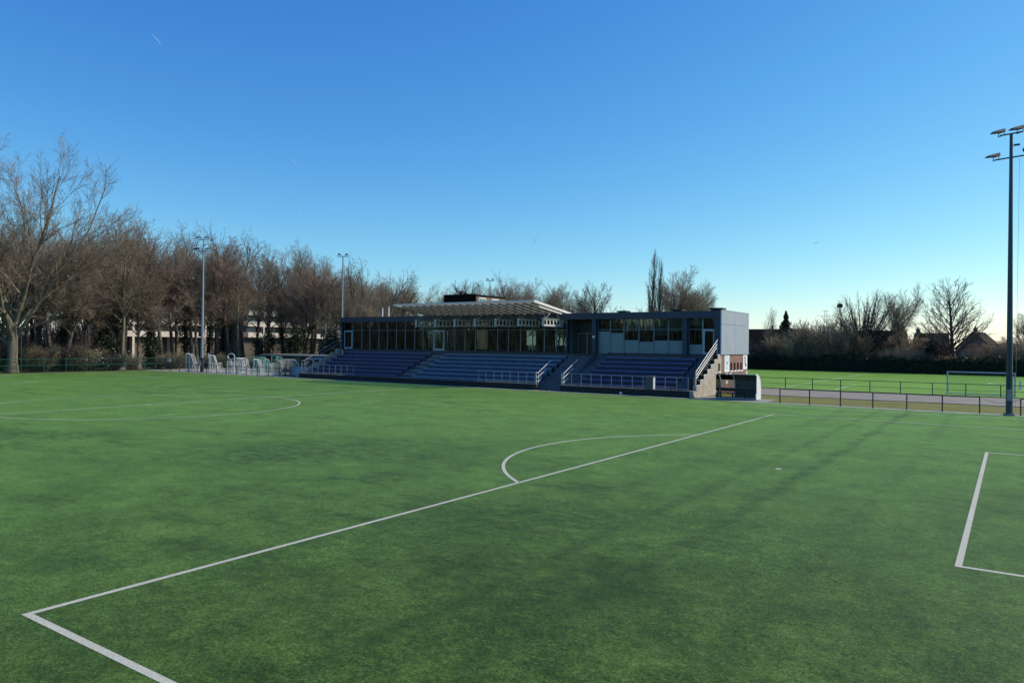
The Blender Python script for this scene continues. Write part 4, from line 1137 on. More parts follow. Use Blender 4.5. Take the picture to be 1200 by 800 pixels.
proto('f0', 1, 20, 'forest', 'bark_dark', 'twig'); proto('f1', 2, 20, 'forest', 'bark', 'twig_red'); proto('f2', 3, 20, 'forest', 'bark_pale', 'twig')
proto('f3', 4, 20, 'forest', 'bark_dark', 'twig_red', ivy=1); proto('f4', 5, 20, 'forest', 'bark_pale', 'twig_olive'); proto('f5', 6, 20, 'forest', 'bark', 'twig_olive', ivy=.8)
proto('b0', 7, 22, 'broad', 'bark_dark', 'twig_red'); proto('b1', 8, 22, 'broad', 'bark', 'twig')
W = 'woodland trees behind the left fence'
TREES = [(-106.1, 26.4, 14.4, 'A', -81), (-107.6, 41.0, 16.7, 'A', 73), (-109.1, 44.4, 15.6, 'A', 98), (-106.6, 48.1, 19.9, 'A', 142), (-107.1, 50.8, 15.2, 'A', 162), (-108.4, 54.9, 21.5, 'A', 188), (-108.2, 60.5, 19.3, 'B', 231), (-108.4, 64.0, 20.5, 'B', 254), (-106.2, 66.5, 17.7, 'B', 279), (-114.0, 28.5, 15.3, 'A', -84), (-111.6, 32.7, 16.1, 'A', -28), (-112.9, 35.9, 15.4, 'A', 1), (-112.0, 40.3, 15.8, 'A', 48), (-114.3, 43.6, 19.1, 'A', 70), (-113.5, 49.5, 20.0, 'A', 124), (-113.6, 51.3, 18.2, 'A', 138), (-112.4, 56.4, 18.9, 'A', 183), (-111.4, 58.4, 19.3, 'A', 201), (-112.7, 62.5, 20.7, 'B', 225), (-114.4, 66.4, 19.0, 'B', 243), (-111.9, 68.3, 22.4, 'B', 266), (-112.6, 74.4, 18.4, 'B', 300), (-114.1, 78.3, 19.0, 'B', 315), (-111.4, 82.0, 21.9, 'C', 347), (-113.0, 85.5, 19.8, 'C', 358), (-113.3, 87.5, 18.6, 'C', 367), (-111.5, 93.3, 16.8, 'C', 402), (-114.3, 96.0, 18.3, 'C', 402), (-119.0, 34.3, 19.1, 'A', -38), (-119.5, 38.3, 19.6, 'A', 1), (-118.9, 42.5, 19.9, 'A', 42), (-118.5, 46.7, 20.0, 'A', 80), (-118.9, 51.2, 20.9, 'A', 116), (-119.3, 55.2, 20.9, 'A', 146), (-119.7, 59.7, 22.3, 'A', 176), (-119.1, 63.9, 22.5, 'B', 208), (-121.1, 66.7, 23.2, 'B', 219), (-119.4, 70.8, 21.2, 'B', 251), (-120.9, 73.5, 21.9, 'B', 261), (-121.0, 77.7, 21.1, 'B', 284), (-120.4, 82.7, 22.1, 'B', 314), (-118.7, 84.9, 20.5, 'C', 332), (-120.3, 88.9, 22.8, 'C', 345), (-121.5, 94.0, 19.6, 'C', 365), (-120.5, 98.1, 20.8, 'C', 387), (-120.3, 103.4, 18.6, 'C', 411), (-121.1, 106.8, 18.2, 'C', 421), (-118.5, 111.8, 16.8, 'C', 451), (-127.5, 33.2, 19.5, 'A', -79), (-127.5, 36.7, 19.4, 'A', -43), (-127.5, 41.4, 19.4, 'A', 1), (-130.2, 46.7, 21.1, 'A', 38), (-128.1, 51.8, 20.4, 'A', 87), (-129.7, 57.3, 24.4, 'A', 122), (-129.7, 59.9, 26.0, 'A', 140), (-128.7, 65.3, 25.2, 'A', 181), (-128.2, 69.7, 24.7, 'B', 210), (-128.9, 74.9, 24.6, 'B', 238), (-129.1, 80.1, 26.3, 'B', 267), (-130.5, 85.1, 25.0, 'B', 288), (-127.8, 91.9, 21.1, 'C', 331), (-129.2, 97.6, 24.5, 'C', 352), (-129.1, 103.8, 21.2, 'C', 379), (-127.9, 107.0, 19.5, 'C', 396), (-130.4, 114.3, 20.3, 'C', 416), (-129.7, 119.1, 20.4, 'C', 436), (-129.1, 122.8, 18.9, 'C', 451), (-130.1, 127.6, 19.8, 'C', 464), (-139.6, 40.0, 19.9, 'A', -49), (-139.7, 43.9, 21.3, 'A', -16), (-142.1, 50.5, 21.2, 'A', 30), (-141.4, 53.9, 21.8, 'A', 58), (-140.2, 61.8, 23.4, 'A', 117), (-141.6, 66.7, 25.9, 'A', 145), (-141.4, 72.2, 26.8, 'A', 179), (-140.6, 78.1, 26.7, 'B', 215), (-140.6, 83.4, 27.0, 'B', 243), (-140.2, 89.1, 25.6, 'B', 274), (-141.4, 94.7, 25.2, 'B', 296), (-140.5, 99.4, 25.1, 'B', 320), (-142.2, 105.3, 24.1, 'C', 340), (-141.1, 111.3, 24.6, 'C', 368), (-140.3, 115.2, 21.3, 'C', 385), (-140.4, 122.4, 19.9, 'C', 411), (-152.0, 40.6, 22.5, 'A', -79), (-152.7, 46.7, 22.8, 'A', -31), (-154.3, 50.9, 21.4, 'A', -3), (-151.8, 56.5, 24.3, 'A', 45), (-153.1, 62.0, 24.7, 'A', 78), (-153.1, 65.6, 23.4, 'A', 102), (-153.4, 71.2, 28.2, 'A', 135), (-153.8, 75.7, 26.0, 'A', 160), (-153.8, 81.4, 24.9, 'A', 191), (-153.4, 89.3, 29.0, 'B', 232), (-153.1, 95.5, 26.5, 'B', 262), (-153.7, 101.0, 28.9, 'B', 285), (-154.0, 104.3, 26.1, 'B', 298), (-153.3, 111.2, 24.9, 'B', 328), (-153.1, 114.8, 26.9, 'C', 343), (-154.1, 121.0, 26.4, 'C', 363), (-152.5, 128.3, 24.2, 'C', 393), (-104.9, 78.2, 16.5, 'C', 355), (-100.7, 76.4, 18.2, 'C', 364), (-95.6, 74.8, 12.5, 'C', 380), (-92.3, 79.2, 12.6, 'C', 421), (-86.3, 72.4, 11.2, 'C', 415), (-83.9, 75.2, 10.0, 'C', 444), (-112.5, 91.7, 17.8, 'C', 390), (-108.3, 86.5, 19.4, 'C', 383), (-103.4, 93.1, 15.7, 'C', 436), (-98.1, 87.2, 15.0, 'C', 433)]
FRONT = {(-106.2, 40.9): 'short bare woodland tree just right of the big old tree, close behind the fence',
         (-107.4, 46.7): 'slender bare tree close behind the fence, left of the pale apartment block',
         (-108.2, 52.2): 'tall bare woodland tree close behind the fence, in front of the pale apartment block',
         (-106.5, 54.9): 'bare tree close behind the fence above the leftmost stored goal',
         (-109.1, 61.1): 'bare tree close behind the fence directly beside the woods floodlight mast',
         (-106.0, 65.8): 'bare tree at the wood edge right of the woods floodlight mast',
         (-99.6, 74.1): 'ivy clad bare tree close behind the dark storage shed',
         (-95.6, 75.3): 'ivy clad bare tree behind the shed, just left of the clubhouse mast'}
DEEP = {'A': 'bare brown tree deep in the woods, left of the pale woods mast',
        'B': 'bare brown tree deep in the woods, right of the pale woods mast',
        'C': 'bare brown tree deep in the woods behind the shed and the clubhouse end'}
keys = ['f0', 'f1', 'f2', 'f3', 'f4', 'f5', 'b0', 'b1']
for i, (x, y, H, zn, u) in enumerate(TREES):
    if x < -135 and zn != 'A': continue
    if x < -124 and (145 < u < 262 or 285 < u < 405): continue
    lab = FRONT.get((x, y))
    if (x, y) in ((-99.6, 74.1), (-95.6, 75.3)): k = ('f3', 'f5')[x > -97]
    elif x > -112: k = ['f1', 'b1', 'b0', 'f4', 'b1'][i % 5]
    else: k = random.choice(['f0', 'f1', 'f2', 'f4', 'b1', 'f1', 'f5', 'b0', 'b1', 'f3'])
    place(k, x, y, H, lab or DEEP[zn], W if lab else {'A': 'deep woods left of the mast', 'B': 'deep woods right of the mast', 'C': 'deep woods behind the clubhouse end'}[zn], wid=random.uniform(.9, 1.12))

# the big old tree on the left
big_sp = dict(SP['broad']); big_sp.update(n=(5,10,6,4,3,2), wig=(.05,.10,.13,.16,.18,.2), trop=(.02,.052,.045,.04,.03,.02), tip=(.7,.18,.3,.4,.5,.6), cnt=(13,12,8,6,4), ref=(0,16,6,2.6,1.2),
    t0=(.45,.16,.15,.12,.12), ang=(1.12,.72,.68,.65,.7), len=(2.9,.42,.45,.48,.5), rr=(.58,.46,.48,.52,.6), r=.78, rmin=.014, trunk=.27, var=.08, angtip=.6, prof=lambda t: .80+.16*t)
SP['big'] = big_sp
meshes, g, k = tree_meshes(45, 30, big_sp, 2)
bt = thing('old_tree', 'huge bare old tree with thick pale trunk and spreading crown at the left edge', 'tree', (-104.6, 33.9, 0), R(119))
v, f = meshes[0]; obj_from('trunk', (flare(v, .8, .3), f), M['bark_pale'], bt, True); obj_from('crown', meshes[1], M['twig'], bt)
# low bough reaching right with a broken pale stub
gl = TreeGen(77); bsp = dict(SP['broad']); bsp.update(n=(9,5,3,2), wig=(.05,.12,.16,.2), trop=(.03,.05,.03,.02), tip=(.25,.3,.4,.5), cnt=(10,6,5), ref=(0,2.5,1.2), t0=(.35,.2,.2), ang=(.8,.7,.7), len=(.3,.45,.5), rr=(.5,.5,.6), prof=lambda t: 1.0)
gl.branch(np.array([.3, .4, 4.9]), np.array([.18, .92, .24]), 11.5, .26, 0, bsp)
vs, fs, b = [], [], 0
for lv, polys in gl.lev.items():
    by = {}
    for p in polys: by.setdefault(len(p[0]), []).append(p)
    for pp in by.values():
        v, f = tubes(pp, 6 if lv == 0 else 3); vs.append(v); fs.append(f+b); b += len(v)
lb = obj_from('low_bough', (np.concatenate(vs), np.concatenate(fs)), M['bark_dark'], bt); lb.rotation_euler = (0, 0, -R(119))

# spreading willow left of the clubhouse roof
stems = []
rng = np.random.default_rng(9)
for i in range(9):
    a = i*2.4; s = rng.uniform(.15, .75); stems.append(((.3*math.cos(a), .3*math.sin(a), .0), (s*math.cos(a), s*math.sin(a), 1), rng.uniform(13, 17), .20))
SP['willow'] = dict(SP['forest']); SP['willow'].update(t0=(.2,.12,.12,.12), cnt=(16,9,7,6), ang=(.6,.6,.65,.7), len=(.34,.46,.5,.55))
proto('willow', 12, 20, 'willow', 'bark_dark', 'twig_olive', stems, name='willow_tree')
place('willow', -95.8, 84, 20.0, 'many stemmed bare willow fanning out above the left end of the clubhouse', rz=.5)

# trees behind the clubhouse
proto('p0', 21, 20, 'poplar', 'bark_dark', 'twig_dark', name='poplar_tree'); proto('fan', 22, 14, 'fan', 'bark_dark', 'twig_dark')
proto('be', 23, 16, 'beech', 'bark_dark', 'twig_dark')
back = [('b1', -108.5, 112, 17.6, 'rounded bare tree behind the canopy, nearest the willow'), ('b0', -103.0, 116, 17.8, 'bare tree behind the canopy, second from the willow'),
        ('be', -96.6, 112, 17.4, 'wide bare tree left of the dark rooftop block above the canopy'), ('b1', -90.5, 110, 17.2, 'rounded bare tree directly behind the dark rooftop block'),
        ('b0', -86.5, 118, 18.0, 'bare tree just right of the distant mast head'), ('f1', -82.6, 108, 18.0, 'upright reddish bare tree right of the brick side of the rooftop block'), ('b1', -77.8, 112, 16.0, 'bare tree behind the falling right edge of the canopy'),
        ('f2', -73.5, 116, 14.0, 'low bare tree behind the clubhouse roof at the canopy tip'), ('be', -65.3, 110, 15.6, 'spreading bare tree behind the clubhouse entrance, left of the poplar'),
        ('f1', -70.0, 106, 12.2, 'small reddish bare tree left of the spreading one behind the entrance'),
        ('b0', -50.9, 112, 18.2, 'loose bare tree just right of the tall narrow poplar'), ('b1', -47.0, 114, 15.2, 'leaning bare tree right of the poplar, rightmost above the clubhouse roof'), ('b1', -105.5, 122, 17.0, 'bare tree in the second row behind the willow and canopy'), ('b0', -93.5, 124, 18.4, 'bare tree in the second row behind the rooftop block'), ('b1', -82.0, 124, 17.6, 'bare tree in the second row right of the rooftop block'), ('be', -74.0, 122, 15.4, 'bare tree in the second row behind the canopy tip'), ('b1', -53.6, 118, 15.8, 'bare tree close behind the tall narrow poplar'), ('f0', -60.0, 120, 13.0, 'thin low bare tree left of the poplar foot')]
for k, x, y, H, lab in back: place(k, x, y, H, lab, 'bare trees behind the clubhouse')
place('p0', -55.0, 110, 20.5, 'tall narrow bare poplar standing behind the clubhouse roof', wid=.95)
place('p0', -53.7, 110.6, 19.2, 'second narrow bare poplar close beside the tallest one, slightly shorter', wid=.8)
def evergreen_blob(name, label, x, y, H, w_, n, mat, size, shape='cone', z0=0, cat='tree', group=None):
    t = thing(name, label, cat, (x, y, 0), 0, group)
    MB().bar((0,0,0), (0,0,H*.9), .14*H/6, 8, .03).build('trunk', M['bark_dark'], t)
    r = np.random.default_rng(int(abs(x*31+y*17)))
    if shape == 'cone':
        z = H*(.08+.92*r.random(n)**1.2); tier = .75+.25*np.sin(z*2*np.pi/(H/9)); rad = (w_*(1-z/H)+.08)*tier*np.sqrt(r.random(n)); a = r.uniform(0, 2*np.pi, n)
        c = np.stack([np.cos(a)*rad, np.sin(a)*rad, z-rad*.18], 1)
    else:
        k = 26; cen = r.normal(size=(k, 3)); cen /= np.linalg.norm(cen, axis=1)[:, None]; cen = cen*np.array([w_*.72, w_*.72, H*.36])*r.uniform(.5, 1, k)[:, None]+np.array([0, 0, H*.5])
        i = r.integers(0, k, n); c = cen[i]+r.normal(size=(n, 3))*np.array([w_*.21, w_*.21, H*.085]); c[:, 2] = np.abs(c[:, 2])
    obj_from('crown', leaf_quads(c, size, r), M[mat], t)
    return t
evergreen_blob('yew_tree', 'small dark rounded evergreen behind the clubhouse entrance roof', -61.8, 104, 9.6, 2.0, 1500, 'evergreen', .35, 'round')

# right hand trees beyond the hedge
rt = [('f2', -44.3, 141, 12.3, 'thin bare tree behind the long dark house roof beside the clubhouse end', .7), ('f0', -41.6, 143, 10.2, 'thin low bare tree between the small conifer and the spruce', .7),
      ('f4', -30.8, 141, 13.3, 'bare tree holding a dark crow nest near its top', 1.15), ('fan', -26.9, 140, 14.8, 'vase shaped bare tree with many upright limbs beyond the hedge', 1.2),
      ('b1', -20.3, 142, 15.9, 'tall oval bare tree beyond the hedge, left of the widest tree', .95), ('be', -12.9, 139, 16.5, 'widest bare tree with drooping outer twigs beyond the hedge, behind the far goal', 1.05),
      ('b0', -3.2, 146, 11.4, 'bare tree at the right edge beyond the hedge, behind the right hand mast', .8)]
nest_at = (-30.7, 140.9, 12.0)
for k, x, y, H, lab, wd in rt:
    tr_ = place(k, x, y, H, lab, 'bare trees beyond the hedge', wid=wd, rz=1.0+x)
    if 'crow nest' in lab:                     # a fork of one of its upper limbs carries the nest
        g_, k_ = PROTO[k][3], PROTO[k][4]; bpy.context.view_layer.update()
        pts_ = [tr_.matrix_world @ Vector((p*k_).tolist()) for lv_ in (0, 1) for pl, _ in g_.lev[lv_] for p in pl[:-1]]
        nest_at = min(pts_, key=lambda q: abs(q.z-.88*H)+.25*abs(q.x-x)+.1*abs(q.y-y))
evergreen_blob('spruce_tree', 'small dark spruce with a pointed tiered top left of the brown bush', -40.4, 140, 11.0, 4.2, 4200, 'needle', .40)
evergreen_blob('conifer_tree', 'small narrow conifer peeking over the long dark house roof', -43.2, 141, 8.3, 2.4, 2200, 'needle', .34)
evergreen_blob('yew_tree', 'dark evergreen clump at the foot of the vase shaped tree', -28.7, 142, 8.4, 1.3, 1500, 'evergreen', .34, 'round')
evergreen_blob('yew_tree', 'dark evergreen left of the widest bare tree beyond the hedge', -16.0, 138, 6.2, 1.4, 1500, 'evergreen', .34, 'round')
evergreen_blob('yew_tree', 'dark evergreen below the long house roof near the clubhouse end', -42.6, 138, 6.6, 1.9, 1800, 'evergreen', .34, 'round')
# crow nest
rngn = np.random.default_rng(4); polys = []
for i in range(140):
    a = rngn.normal(size=3); a /= np.linalg.norm(a); c = np.array([0,0,0])+a*np.array([.45,.45,.32])*rngn.uniform(.4, 1); d = np.cross(a, rngn.normal(size=3)); d /= np.linalg.norm(d)
    polys.append(([c-d*.35, c+d*.35], [.035, .03]))
v, f = tubes(polys, 4)
nest = obj_from('bird_nest', (v, f), M['nest']); nest.location = (nest_at[0], nest_at[1], nest_at[2]+.15); tag(nest, 'dark round crow nest of twigs high in the bare tree beyond the hedge', 'nest')

# bushes
def bush_proto(key, seed, H, spread, nst, twig, bark='bark_dark', name='bare_bush'):
    r = np.random.default_rng(seed); st = []
    for i in range(nst):
        a = r.uniform(0, 2*np.pi); s = spread*math.sqrt(r.random()); st.append(((s*.6*math.cos(a), s*.6*math.sin(a), 0), (.22*s*math.cos(a), .22*s*math.sin(a), 1), H*r.uniform(.6, 1.0), .05))
    proto(key, seed, H, 'bush', bark, twig, st, 1, name=name, cat='bush')
bush_proto('u0', 31, 4, 2.3, 60, 'twig_bush', name='bare_bush'); bush_proto('u1', 32, 4, 2.0, 44, 'twig_dark'); bush_proto('u2', 33, 4, 2.4, 54, 'twig_rust'); bush_proto('u3', 34, 4, 2.2, 44, 'twig_olive')
place('u0', -33.6, 138.5, 10.2, 'big domed brown bare bush beyond the hedge, right of the spruce', wid=1.0)
place('u3', -36.6, 140, 9.2, 'olive brown bare bush between the spruce and the domed bush')
place('u2', -28.6, 139, 8.0, 'rust coloured bare bush left of the vase shaped tree', wid=1.0)
place('u2', -30.8, 137.5, 7.4, 'rust coloured bare bush merging into the domed brown bush', wid=1.0)
place('u0', -39.4, 137, 7.2, 'brown bare bush below the spruce beyond the hedge')
place('u1', -42.0, 136, 5.8, 'dark bare bush behind the hedge next to the clubhouse end')
place('u3', -22.6, 138, 4.6, 'low olive bare bush right of the vase shaped tree')
place('u0', -20.0, 137, 4.8, 'low brown bare bush below the tall oval tree')
place('u0', -2.4, 141, 6.9, 'brown bare bush at the right edge behind the mast')
place('u3', -9.4, 137, 4.6, 'low olive bare bush right of the widest tree')
place('u2', -14.6, 136.5, 3.9, 'low rust bare bush just left of the widest trunk')
place('u1', -24.8, 145, 6.8, 'dark bare bush in front of the dark roof right of the vase shaped tree')
place('u0', -19.6, 148, 7.4, 'brown bare bush in front of the roof left of the tall oval tree')
place('u1', -16.2, 146, 6.6, 'dark bare bush between the tall oval tree and the widest tree')
place('u1', -45.8, 146, 6.6, 'dark bare bush in front of the low dark roof beside the clubhouse end')
place('u0', -6.2, 148, 6.2, 'brown bare bush in front of the low brick house')
# undergrowth in the woods
ug = [(-105.8, 37.5), (-106.2, 41.5), (-105.6, 46.5), (-106.3, 50.5), (-105.4, 54.5), (-106.4, 58.2), (-105.2, 62.0), (-105.6, 67.0), (-103.6, 71.0), (-99.8, 68.6), (-96.4, 70.4), (-92.6, 69.0), (-88.6, 70.2), (-84.6, 69.2), (-109.5, 44.0), (-110.2, 52.5), (-110.0, 60.5), (-110.0, 68.5), (-106.0, 75.0), (-112.0, 74.0), (-101.0, 77.5), (-94.0, 79.0), (-105.8, 31.0), (-106.0, 27.0), (-109.8, 36.0), (-115, 56.5), (-115.5, 64.5), (-116, 72), (-116, 80), (-109, 81), (-116, 48), (-116, 41), (-107.5, 39), (-108, 42.5), (-107.2, 49), (-108.6, 56.2), (-107.6, 64.4), (-104.6, 73), (-102, 69.5), (-90.4, 72.4), (-97.8, 74.5), (-122, 44), (-122, 51), (-122, 58), (-122, 66), (-122, 75), (-121, 84), (-113, 33), (-120, 36), (-86.5, 73.5)]
for i, (x, y) in enumerate(ug):
    if y > 49 and i % 2: continue
    place(random.choice(['u3', 'u1', 'u1']), x, y, random.uniform(2.4, 4.6) if y < 49 else random.uniform(1.8, 3.0), 'bare brown undergrowth bush in the gloom beneath the woodland trees', 'undergrowth bushes of the woods', wid=random.uniform(.9, 1.4))
evergreen_blob('holly_tree', 'dark holly bush under the woods, left of the pale apartment block', -108.6, 47.5, 5.2, 1.9, 2400, 'ivy', .26, 'round', group='dark evergreens under the woods')
evergreen_blob('holly_tree', 'dark holly bush in front of the pale apartment block', -107.5, 53.2, 5.8, 1.6, 2200, 'ivy', .26, 'round', group='dark evergreens under the woods')
evergreen_blob('holly_tree', 'dark holly bush behind the green framed stored goals', -103.0, 69.0, 7.2, 2.2, 3000, 'evergreen', .28, 'round', group='dark evergreens under the woods')
evergreen_blob('holly_tree', 'dark holly bush right behind the dark storage shed', -97.6, 70.6, 7.6, 2.3, 3200, 'evergreen', .28, 'round', group='dark evergreens under the woods')
evergreen_blob('holly_tree', 'dark holly bush between shed and clubhouse end', -88.2, 69.8, 6.4, 2.2, 3000, 'evergreen', .28, 'round', group='dark evergreens under the woods')
evergreen_blob('holly_tree', 'dark holly bush at the left end wall of the clubhouse', -79.4, 68.6, 4.6, 1.8, 2400, 'evergreen', .28, 'round', group='dark evergreens under the woods')
evergreen_blob('holly_tree', 'dark holly bush behind the big old tree at the left edge', -107.6, 32.2, 5.6, 2.0, 2400, 'ivy', .28, 'round', group='dark evergreens under the woods')
# far thicket that closes the woods behind (one mass nobody could count)
r = np.random.default_rng(15); polys = []
for i in range(9000):
    x = r.uniform(-176, -156); y = r.uniform(20, 74) if i < 5200 else r.uniform(143, 200)
    h_ = r.uniform(2, 7.5)*(1+.25*math.sin(y*.3)); p = np.array([x, y, 0.]); q = p+np.array([r.normal(0, .9), r.normal(0, .9), h_])
    polys.append(([p, (p+q)/2+r.normal(0, .25, 3), q], [.09, .07, .03]))
v, f = tubes(polys, 3)
tag(obj_from('thicket', (v, f), M['twig_dark']), 'brown thicket far behind the woodland trees', None, None, 'stuff')
# unseen woods behind the viewer, added to darken the reflections in the clubhouse glass
r = np.random.default_rng(19); polys = []
for i in range(9000):
    x = r.uniform(-230, 40); y = r.uniform(-96, -74); h_ = r.uniform(5, 15)*(1+.25*math.sin(x*.21)); p = np.array([x, y, 0.]); q = p+np.array([r.normal(0, 1.4), r.normal(0, 1.2), h_])
    polys.append(([p, (p+q)/2+r.normal(0, .4, 3), q], [.32, .26, .08]))
v, f = tubes(polys, 3)
tag(obj_from('treeline', (v, f), M['bark_deep']), 'unseen dark treeline behind the viewer, added for the reflections in the clubhouse glass', None, None, 'stuff')
# blossoming shrub
bl = place('u3', -106.6, 43.4, 3.6, 'shrub with dull white blossom behind the green fence, right of the big old tree', wid=1.5)
r = np.random.default_rng(8); n = 420
c = np.stack([r.normal(0, 1.6, n), r.normal(0, 1.6, n), np.clip(r.normal(2.3, .6, n), .7, 3.8)], 1)
obj_from('blossom', leaf_quads(c, .15, r), M['blossom'], bl)

# hedge
hd = thing('hedge', 'long dark clipped hedge along the far side of the bright second pitch', 'hedge', (-12, 132.5, 0))
r = np.random.default_rng(6)
L0, L1 = -48, 36
core = MB(); core.box(L0, L1, -.75, .75, 0, 2.25); core.build('core', M['black'], hd)
n = 52000; xs_ = r.uniform(L0, L1, n); topz = 2.58+.18*np.sin(xs_*.33)+.15*np.sin(xs_*1.3+1)+.09*np.sin(xs_*3.1)+.06*np.sin(xs_*6.7)+.55*np.exp(-((xs_+16)/3.2)**2)
face = r.random(n)
yy = np.where(face < .62, -.85-.18*r.random(n)+.1*np.sin(xs_*2.1), r.uniform(-.9, .9, n)); zz = np.where(face < .62, topz*r.random(n), topz-.14*r.random(n)**1.5)
stray = r.random(n) < .07; zz = np.where(stray, topz+.42*r.random(n)**2*(.4+np.sin(xs_*.9)**2), zz)
obj_from('foliage', leaf_quads(np.stack([xs_, yy, zz], 1), .21, r), M['hedge'], hd)

# ------------------------------------------------------------------ houses and blocks
def house(label, x, y, w_, d_, he, hr, wall, roof, chim=(), wins=(), rz=0, ridge='x', dormer=None, door=None, group=None):
    t = thing('house', label, 'house', (x, y, 0), rz, group)
    m = MB(); m.box(-w_/2, w_/2, -d_/2, d_/2, 0, he)
    if ridge == 'x':
        m.prism([(-d_/2, he+.001), (d_/2, he+.001), (0, hr-.12)], 'x', -w_/2, w_/2)
        prof = [(-d_/2-.35, he-.18), (0, hr-.02), (d_/2+.35, he-.18), (d_/2+.35, he), (0, hr+.18), (-d_/2-.35, he)]
        m.build('wall', M[wall], t); rf = MB().prism(prof, 'x', -w_/2-.3, w_/2+.3).build('roof', M[roof], t)
    else:
        m.prism([(-w_/2, he+.001), (w_/2, he+.001), (0, hr-.12)], 'y', -d_/2, d_/2)
        prof = [(-w_/2-.35, he-.18), (0, hr-.02), (w_/2+.35, he-.18), (w_/2+.35, he), (0, hr+.18), (-w_/2-.35, he)]
        m.build('wall', M[wall], t); rf = MB().prism(prof, 'y', -d_/2-.3, d_/2+.3).build('roof', M[roof], t)
    for cx_, cy_ in chim:
        c = MB(); c.box(cx_-.35, cx_+.35, cy_-.3, cy_+.3, he+.5, hr+.95); c.box(cx_-.42, cx_+.42, cy_-.37, cy_+.37, hr+.951, hr+1.05); c.bar((cx_, cy_, hr+1.05), (cx_, cy_, hr+1.4), .12, 8)
        c.build('chimney', M['brick2'], rf)
    for a, b, z0, z1 in wins:
        f = MB(); y0 = -d_/2
        f.box(a, a+.08, y0-.06, y0-.002, z0, z1); f.box(b-.08, b, y0-.06, y0-.002, z0, z1); f.box(a+.08, b-.08, y0-.06, y0-.002, z1-.08, z1); f.box(a-.05, b+.05, y0-.12, y0-.002, z0-.10, z0-.002)
        f.box((a+b)/2-.03, (a+b)/2+.03, y0-.055, y0-.003, z0, z1-.08)
        o = f.build('window', M['white'], t); MB().box(a+.08, b-.08, y0-.03, y0-.012, z0, z1-.08).build('pane', M['frost'], o)
    if door:
        o = MB().box(door, door+.95, -d_/2-.05, -d_/2-.002, 0, 2.1).build('door', M['door_dark'], t)
    return t
HG = 'houses beyond the hedge'
house('long house with a low dark roof right beside the clubhouse end', -52, 170, 17, 9, 4.6, 8.2, 'brick_dark', 'tile_dark', ((3, .5),), ((-2, -.4, 3, 4.2), (1, 2.6, 3, 4.2), (4, 5.6, 3, 4.2)), group=HG)
house('long dark roofed house behind the vase shaped tree', -27.2, 165, 8.6, 9, 4.4, 7.7, 'brick_dark', 'tile_dark', ((3.9, 0),), ((-3, -1.2, 1, 2.3), (1, 2.8, 1, 2.3)), group=HG)
house('dark roofed house with a brick chimney behind the tall oval tree', -18.4, 168, 5.6, 9, 4.0, 7.2, 'brick_dark', 'tile_dark', ((-2.4, -.2),), ((-1.5, .2, 1, 2.3),), group=HG)
house('brown gabled house behind the widest tree', -10.2, 172, 6.4, 9, 4.2, 7.5, 'brick2', 'tile_brown', ((-1.0, 1.5),), ((-2.2, -.8, 2.6, 3.7), (.8, 2.2, 2.6, 3.7)), rz=R(-10), ridge='y', group=HG)
house('low brick house with two white windows behind the far goal', -7.4, 158, 8.5, 7, 3.7, 5.0, 'brick2', 'tile_brown', (), ((-2.2, -.5, 2.2, 3.0), (1.4, 3.0, 2.2, 3.0)), group=HG)
house('house at the right edge half hidden by bare twigs', 4.5, 168, 8, 9, 4.0, 6.8, 'brick2', 'tile_dark', ((2, 0),), ((-2.2, -.6, 2.6, 3.8),), group=HG)
# tall lattice aerial
t = thing('aerial_mast', 'thin aerial mast with cross rods left of the tree with the nest', 'aerial', (-33.9, 143, 0)); m = MB()
m.bar((-.22, 0, 0), (-.22, 0, 11.2), .03, 5); m.bar((.22, 0, 0), (.22, 0, 11.2), .03, 5)
for i in range(14): m.bar((-.22, 0, .8*i), (.22, 0, .8*i+.8), .02, 4)
m.build('lattice', M['steelgrey'], t); m = MB(); m.bar((-1.6, 0, 10.2), (.8, 0, 10.2), .03, 5); m.bar((-.6, 0, 11.1), (.6, 0, 11.1), .03, 5); m.build('rod', M['steelgrey'], t)

def flats(name, label, x, y0, y1, floors, z0, fh, depth=12):
    """block whose long facade faces +X; pale balcony bands"""
    t = thing(name, label, 'apartment block', (x, (y0+y1)/2, 0), 0, 'pale apartment blocks behind the woods'); L = y1-y0
    H = z0+fh*floors+.4
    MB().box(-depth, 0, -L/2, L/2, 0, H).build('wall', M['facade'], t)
    MB().box(-depth-.3, .3, -L/2-.3, L/2+.3, H+.002, H+.35).build('roof', M['concrete'], t)
    for k in range(floors):
        z = z0+fh*k
        o = MB().box(.002, 1.3, -L/2+.4, L/2-.4, z-.2, z).build('balcony', M['render'], t)
        b = MB(); n = int(L/5.2)
        for i in range(n):
            a = -L/2+.5+i*(L-1)/n; b.box(1.2, 1.302, a, a+(L-1)/n-.7, z+.002, z+1.05)
        b.build('parapet', M['render'], o)
        for i in range(n):
            a = -L/2+.5+i*(L-1)/n
            f = MB(); f.box(.003, .05, a+.4, a+3.0, z+1.0, z+fh-.5); f.build('window', M['frost'], t)
    for i in range(3):
        yy = -L/2+(i+.5)*L/3
        MB().box(.003, 1.32, yy-.25, yy+.25, 0, H-.01).build('pier', M['render'], t)
    return t
flats('apartment_block', 'pale balconied apartment block glimpsed through the trees left of the woods mast', -165, 76, 102, 4, 5.2, 2.8)
flats('apartment_block', 'pale balconied apartment block glimpsed through the trees behind the shed', -165, 109, 140, 4, 5.4, 2.8)
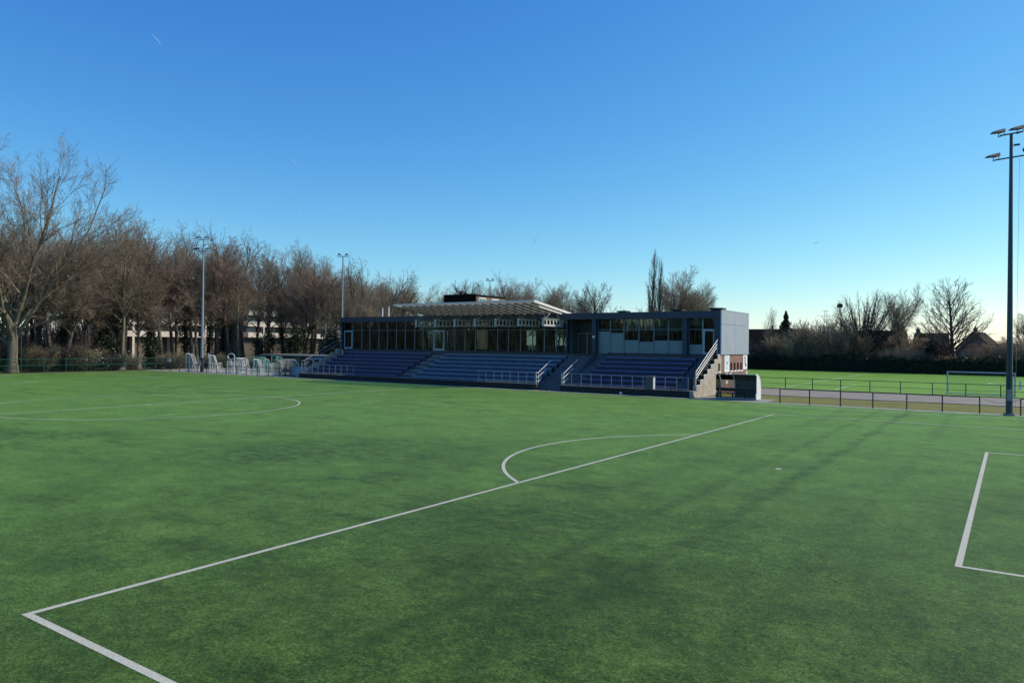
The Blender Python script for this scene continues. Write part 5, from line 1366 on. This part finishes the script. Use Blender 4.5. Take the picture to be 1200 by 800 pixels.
# brown block of flats above the canopy
t = thing('block_of_flats', 'dark brown flat roofed block with white windows rising behind the canopy', 'apartment block', (-82, 96, 0)); o = (-82, 96, 0)
MB().box(-84.1, -77.4, 90.9, 99.1, 0, 12.0).build('wall', M['brick2'], t, o)
MB().box(-84.2, -77.6, 90.7, 90.89, 8.0, 12.35).build('shaded_end', M['tile_dark'], t, o)  # near-black slab over the brick: this end's shade put into the colour
MB().box(-84.0, -77.3, 90.9, 99.2, 12.003, 12.25).build('roof', M['tile_dark'], t, o)
for a in (91.5, 95.1):
    for z in (10.2, 7.4):
        f = MB(); f.box(-77.395, -77.33, a, a+2.0, z, z+1.6); w_ = f.build('window', M['white'], t, o)
        g_ = MB(); g_.box(-77.329, -77.31, a+.15, a+.95, z+.18, z+1.42); g_.box(-77.329, -77.31, a+1.05, a+1.85, z+.18, z+1.42); g_.build('pane', M['frost'], w_, o); w_.children[0].location = (0,0,0)
m = MB(); m.box(-82.7, -82.2, 93, 93.5, 12.26, 13.1); m.box(-81.5, -81.2, 93, 93.3, 12.26, 12.8); m.build('chimney', M['black'], t, o)

# ------------------------------------------------------------------ contrails far up in the sky
for p, q, rr, lab in [((-2929.9, 1619.4, 1265.6), (-2894.9, 1643.7, 1217.0), 1.6, 'longest thin white contrail, highest in the sky above the big old tree'),
                  ((-2458, 1946, 759.6), (-2434.8, 1962.1, 735.4), 1.6, 'short white contrail midway up the sky above the woods'),
                  ((-2430.6, 1966.2, 535.4), (-2407.3, 1982.3, 511.2), 2.0, 'short white contrail low over the treetops of the woods'),
                  ((-1619.9, 2522.6, 447.9), (-1631.3, 2515, 419.7), 2.4, 'short bright contrail above the middle of the clubhouse'),
                  ((-682.3, 3165.6, 432.1), (-662.1, 3179.4, 442.9), 1.8, 'faint tiny contrail in the sky left of the right hand mast')]:
    m = MB(); P = Vector(p); Q = Vector(q); rr *= .6
    for i in range(6):
        a = P.lerp(Q, i/6); b = P.lerp(Q, (i+1)/6); ra = rr*(.25+.75*math.sin(math.pi*min(1, i/6+.08))); rb = rr*(.25+.75*math.sin(math.pi*min(1, (i+1)/6)))
        m.bar(a, b, ra, 6, rb)
    tag(m.build('contrail', M['trail']), lab, 'contrail', 'contrails in the clear sky')
print('objects', len(bpy.data.objects))
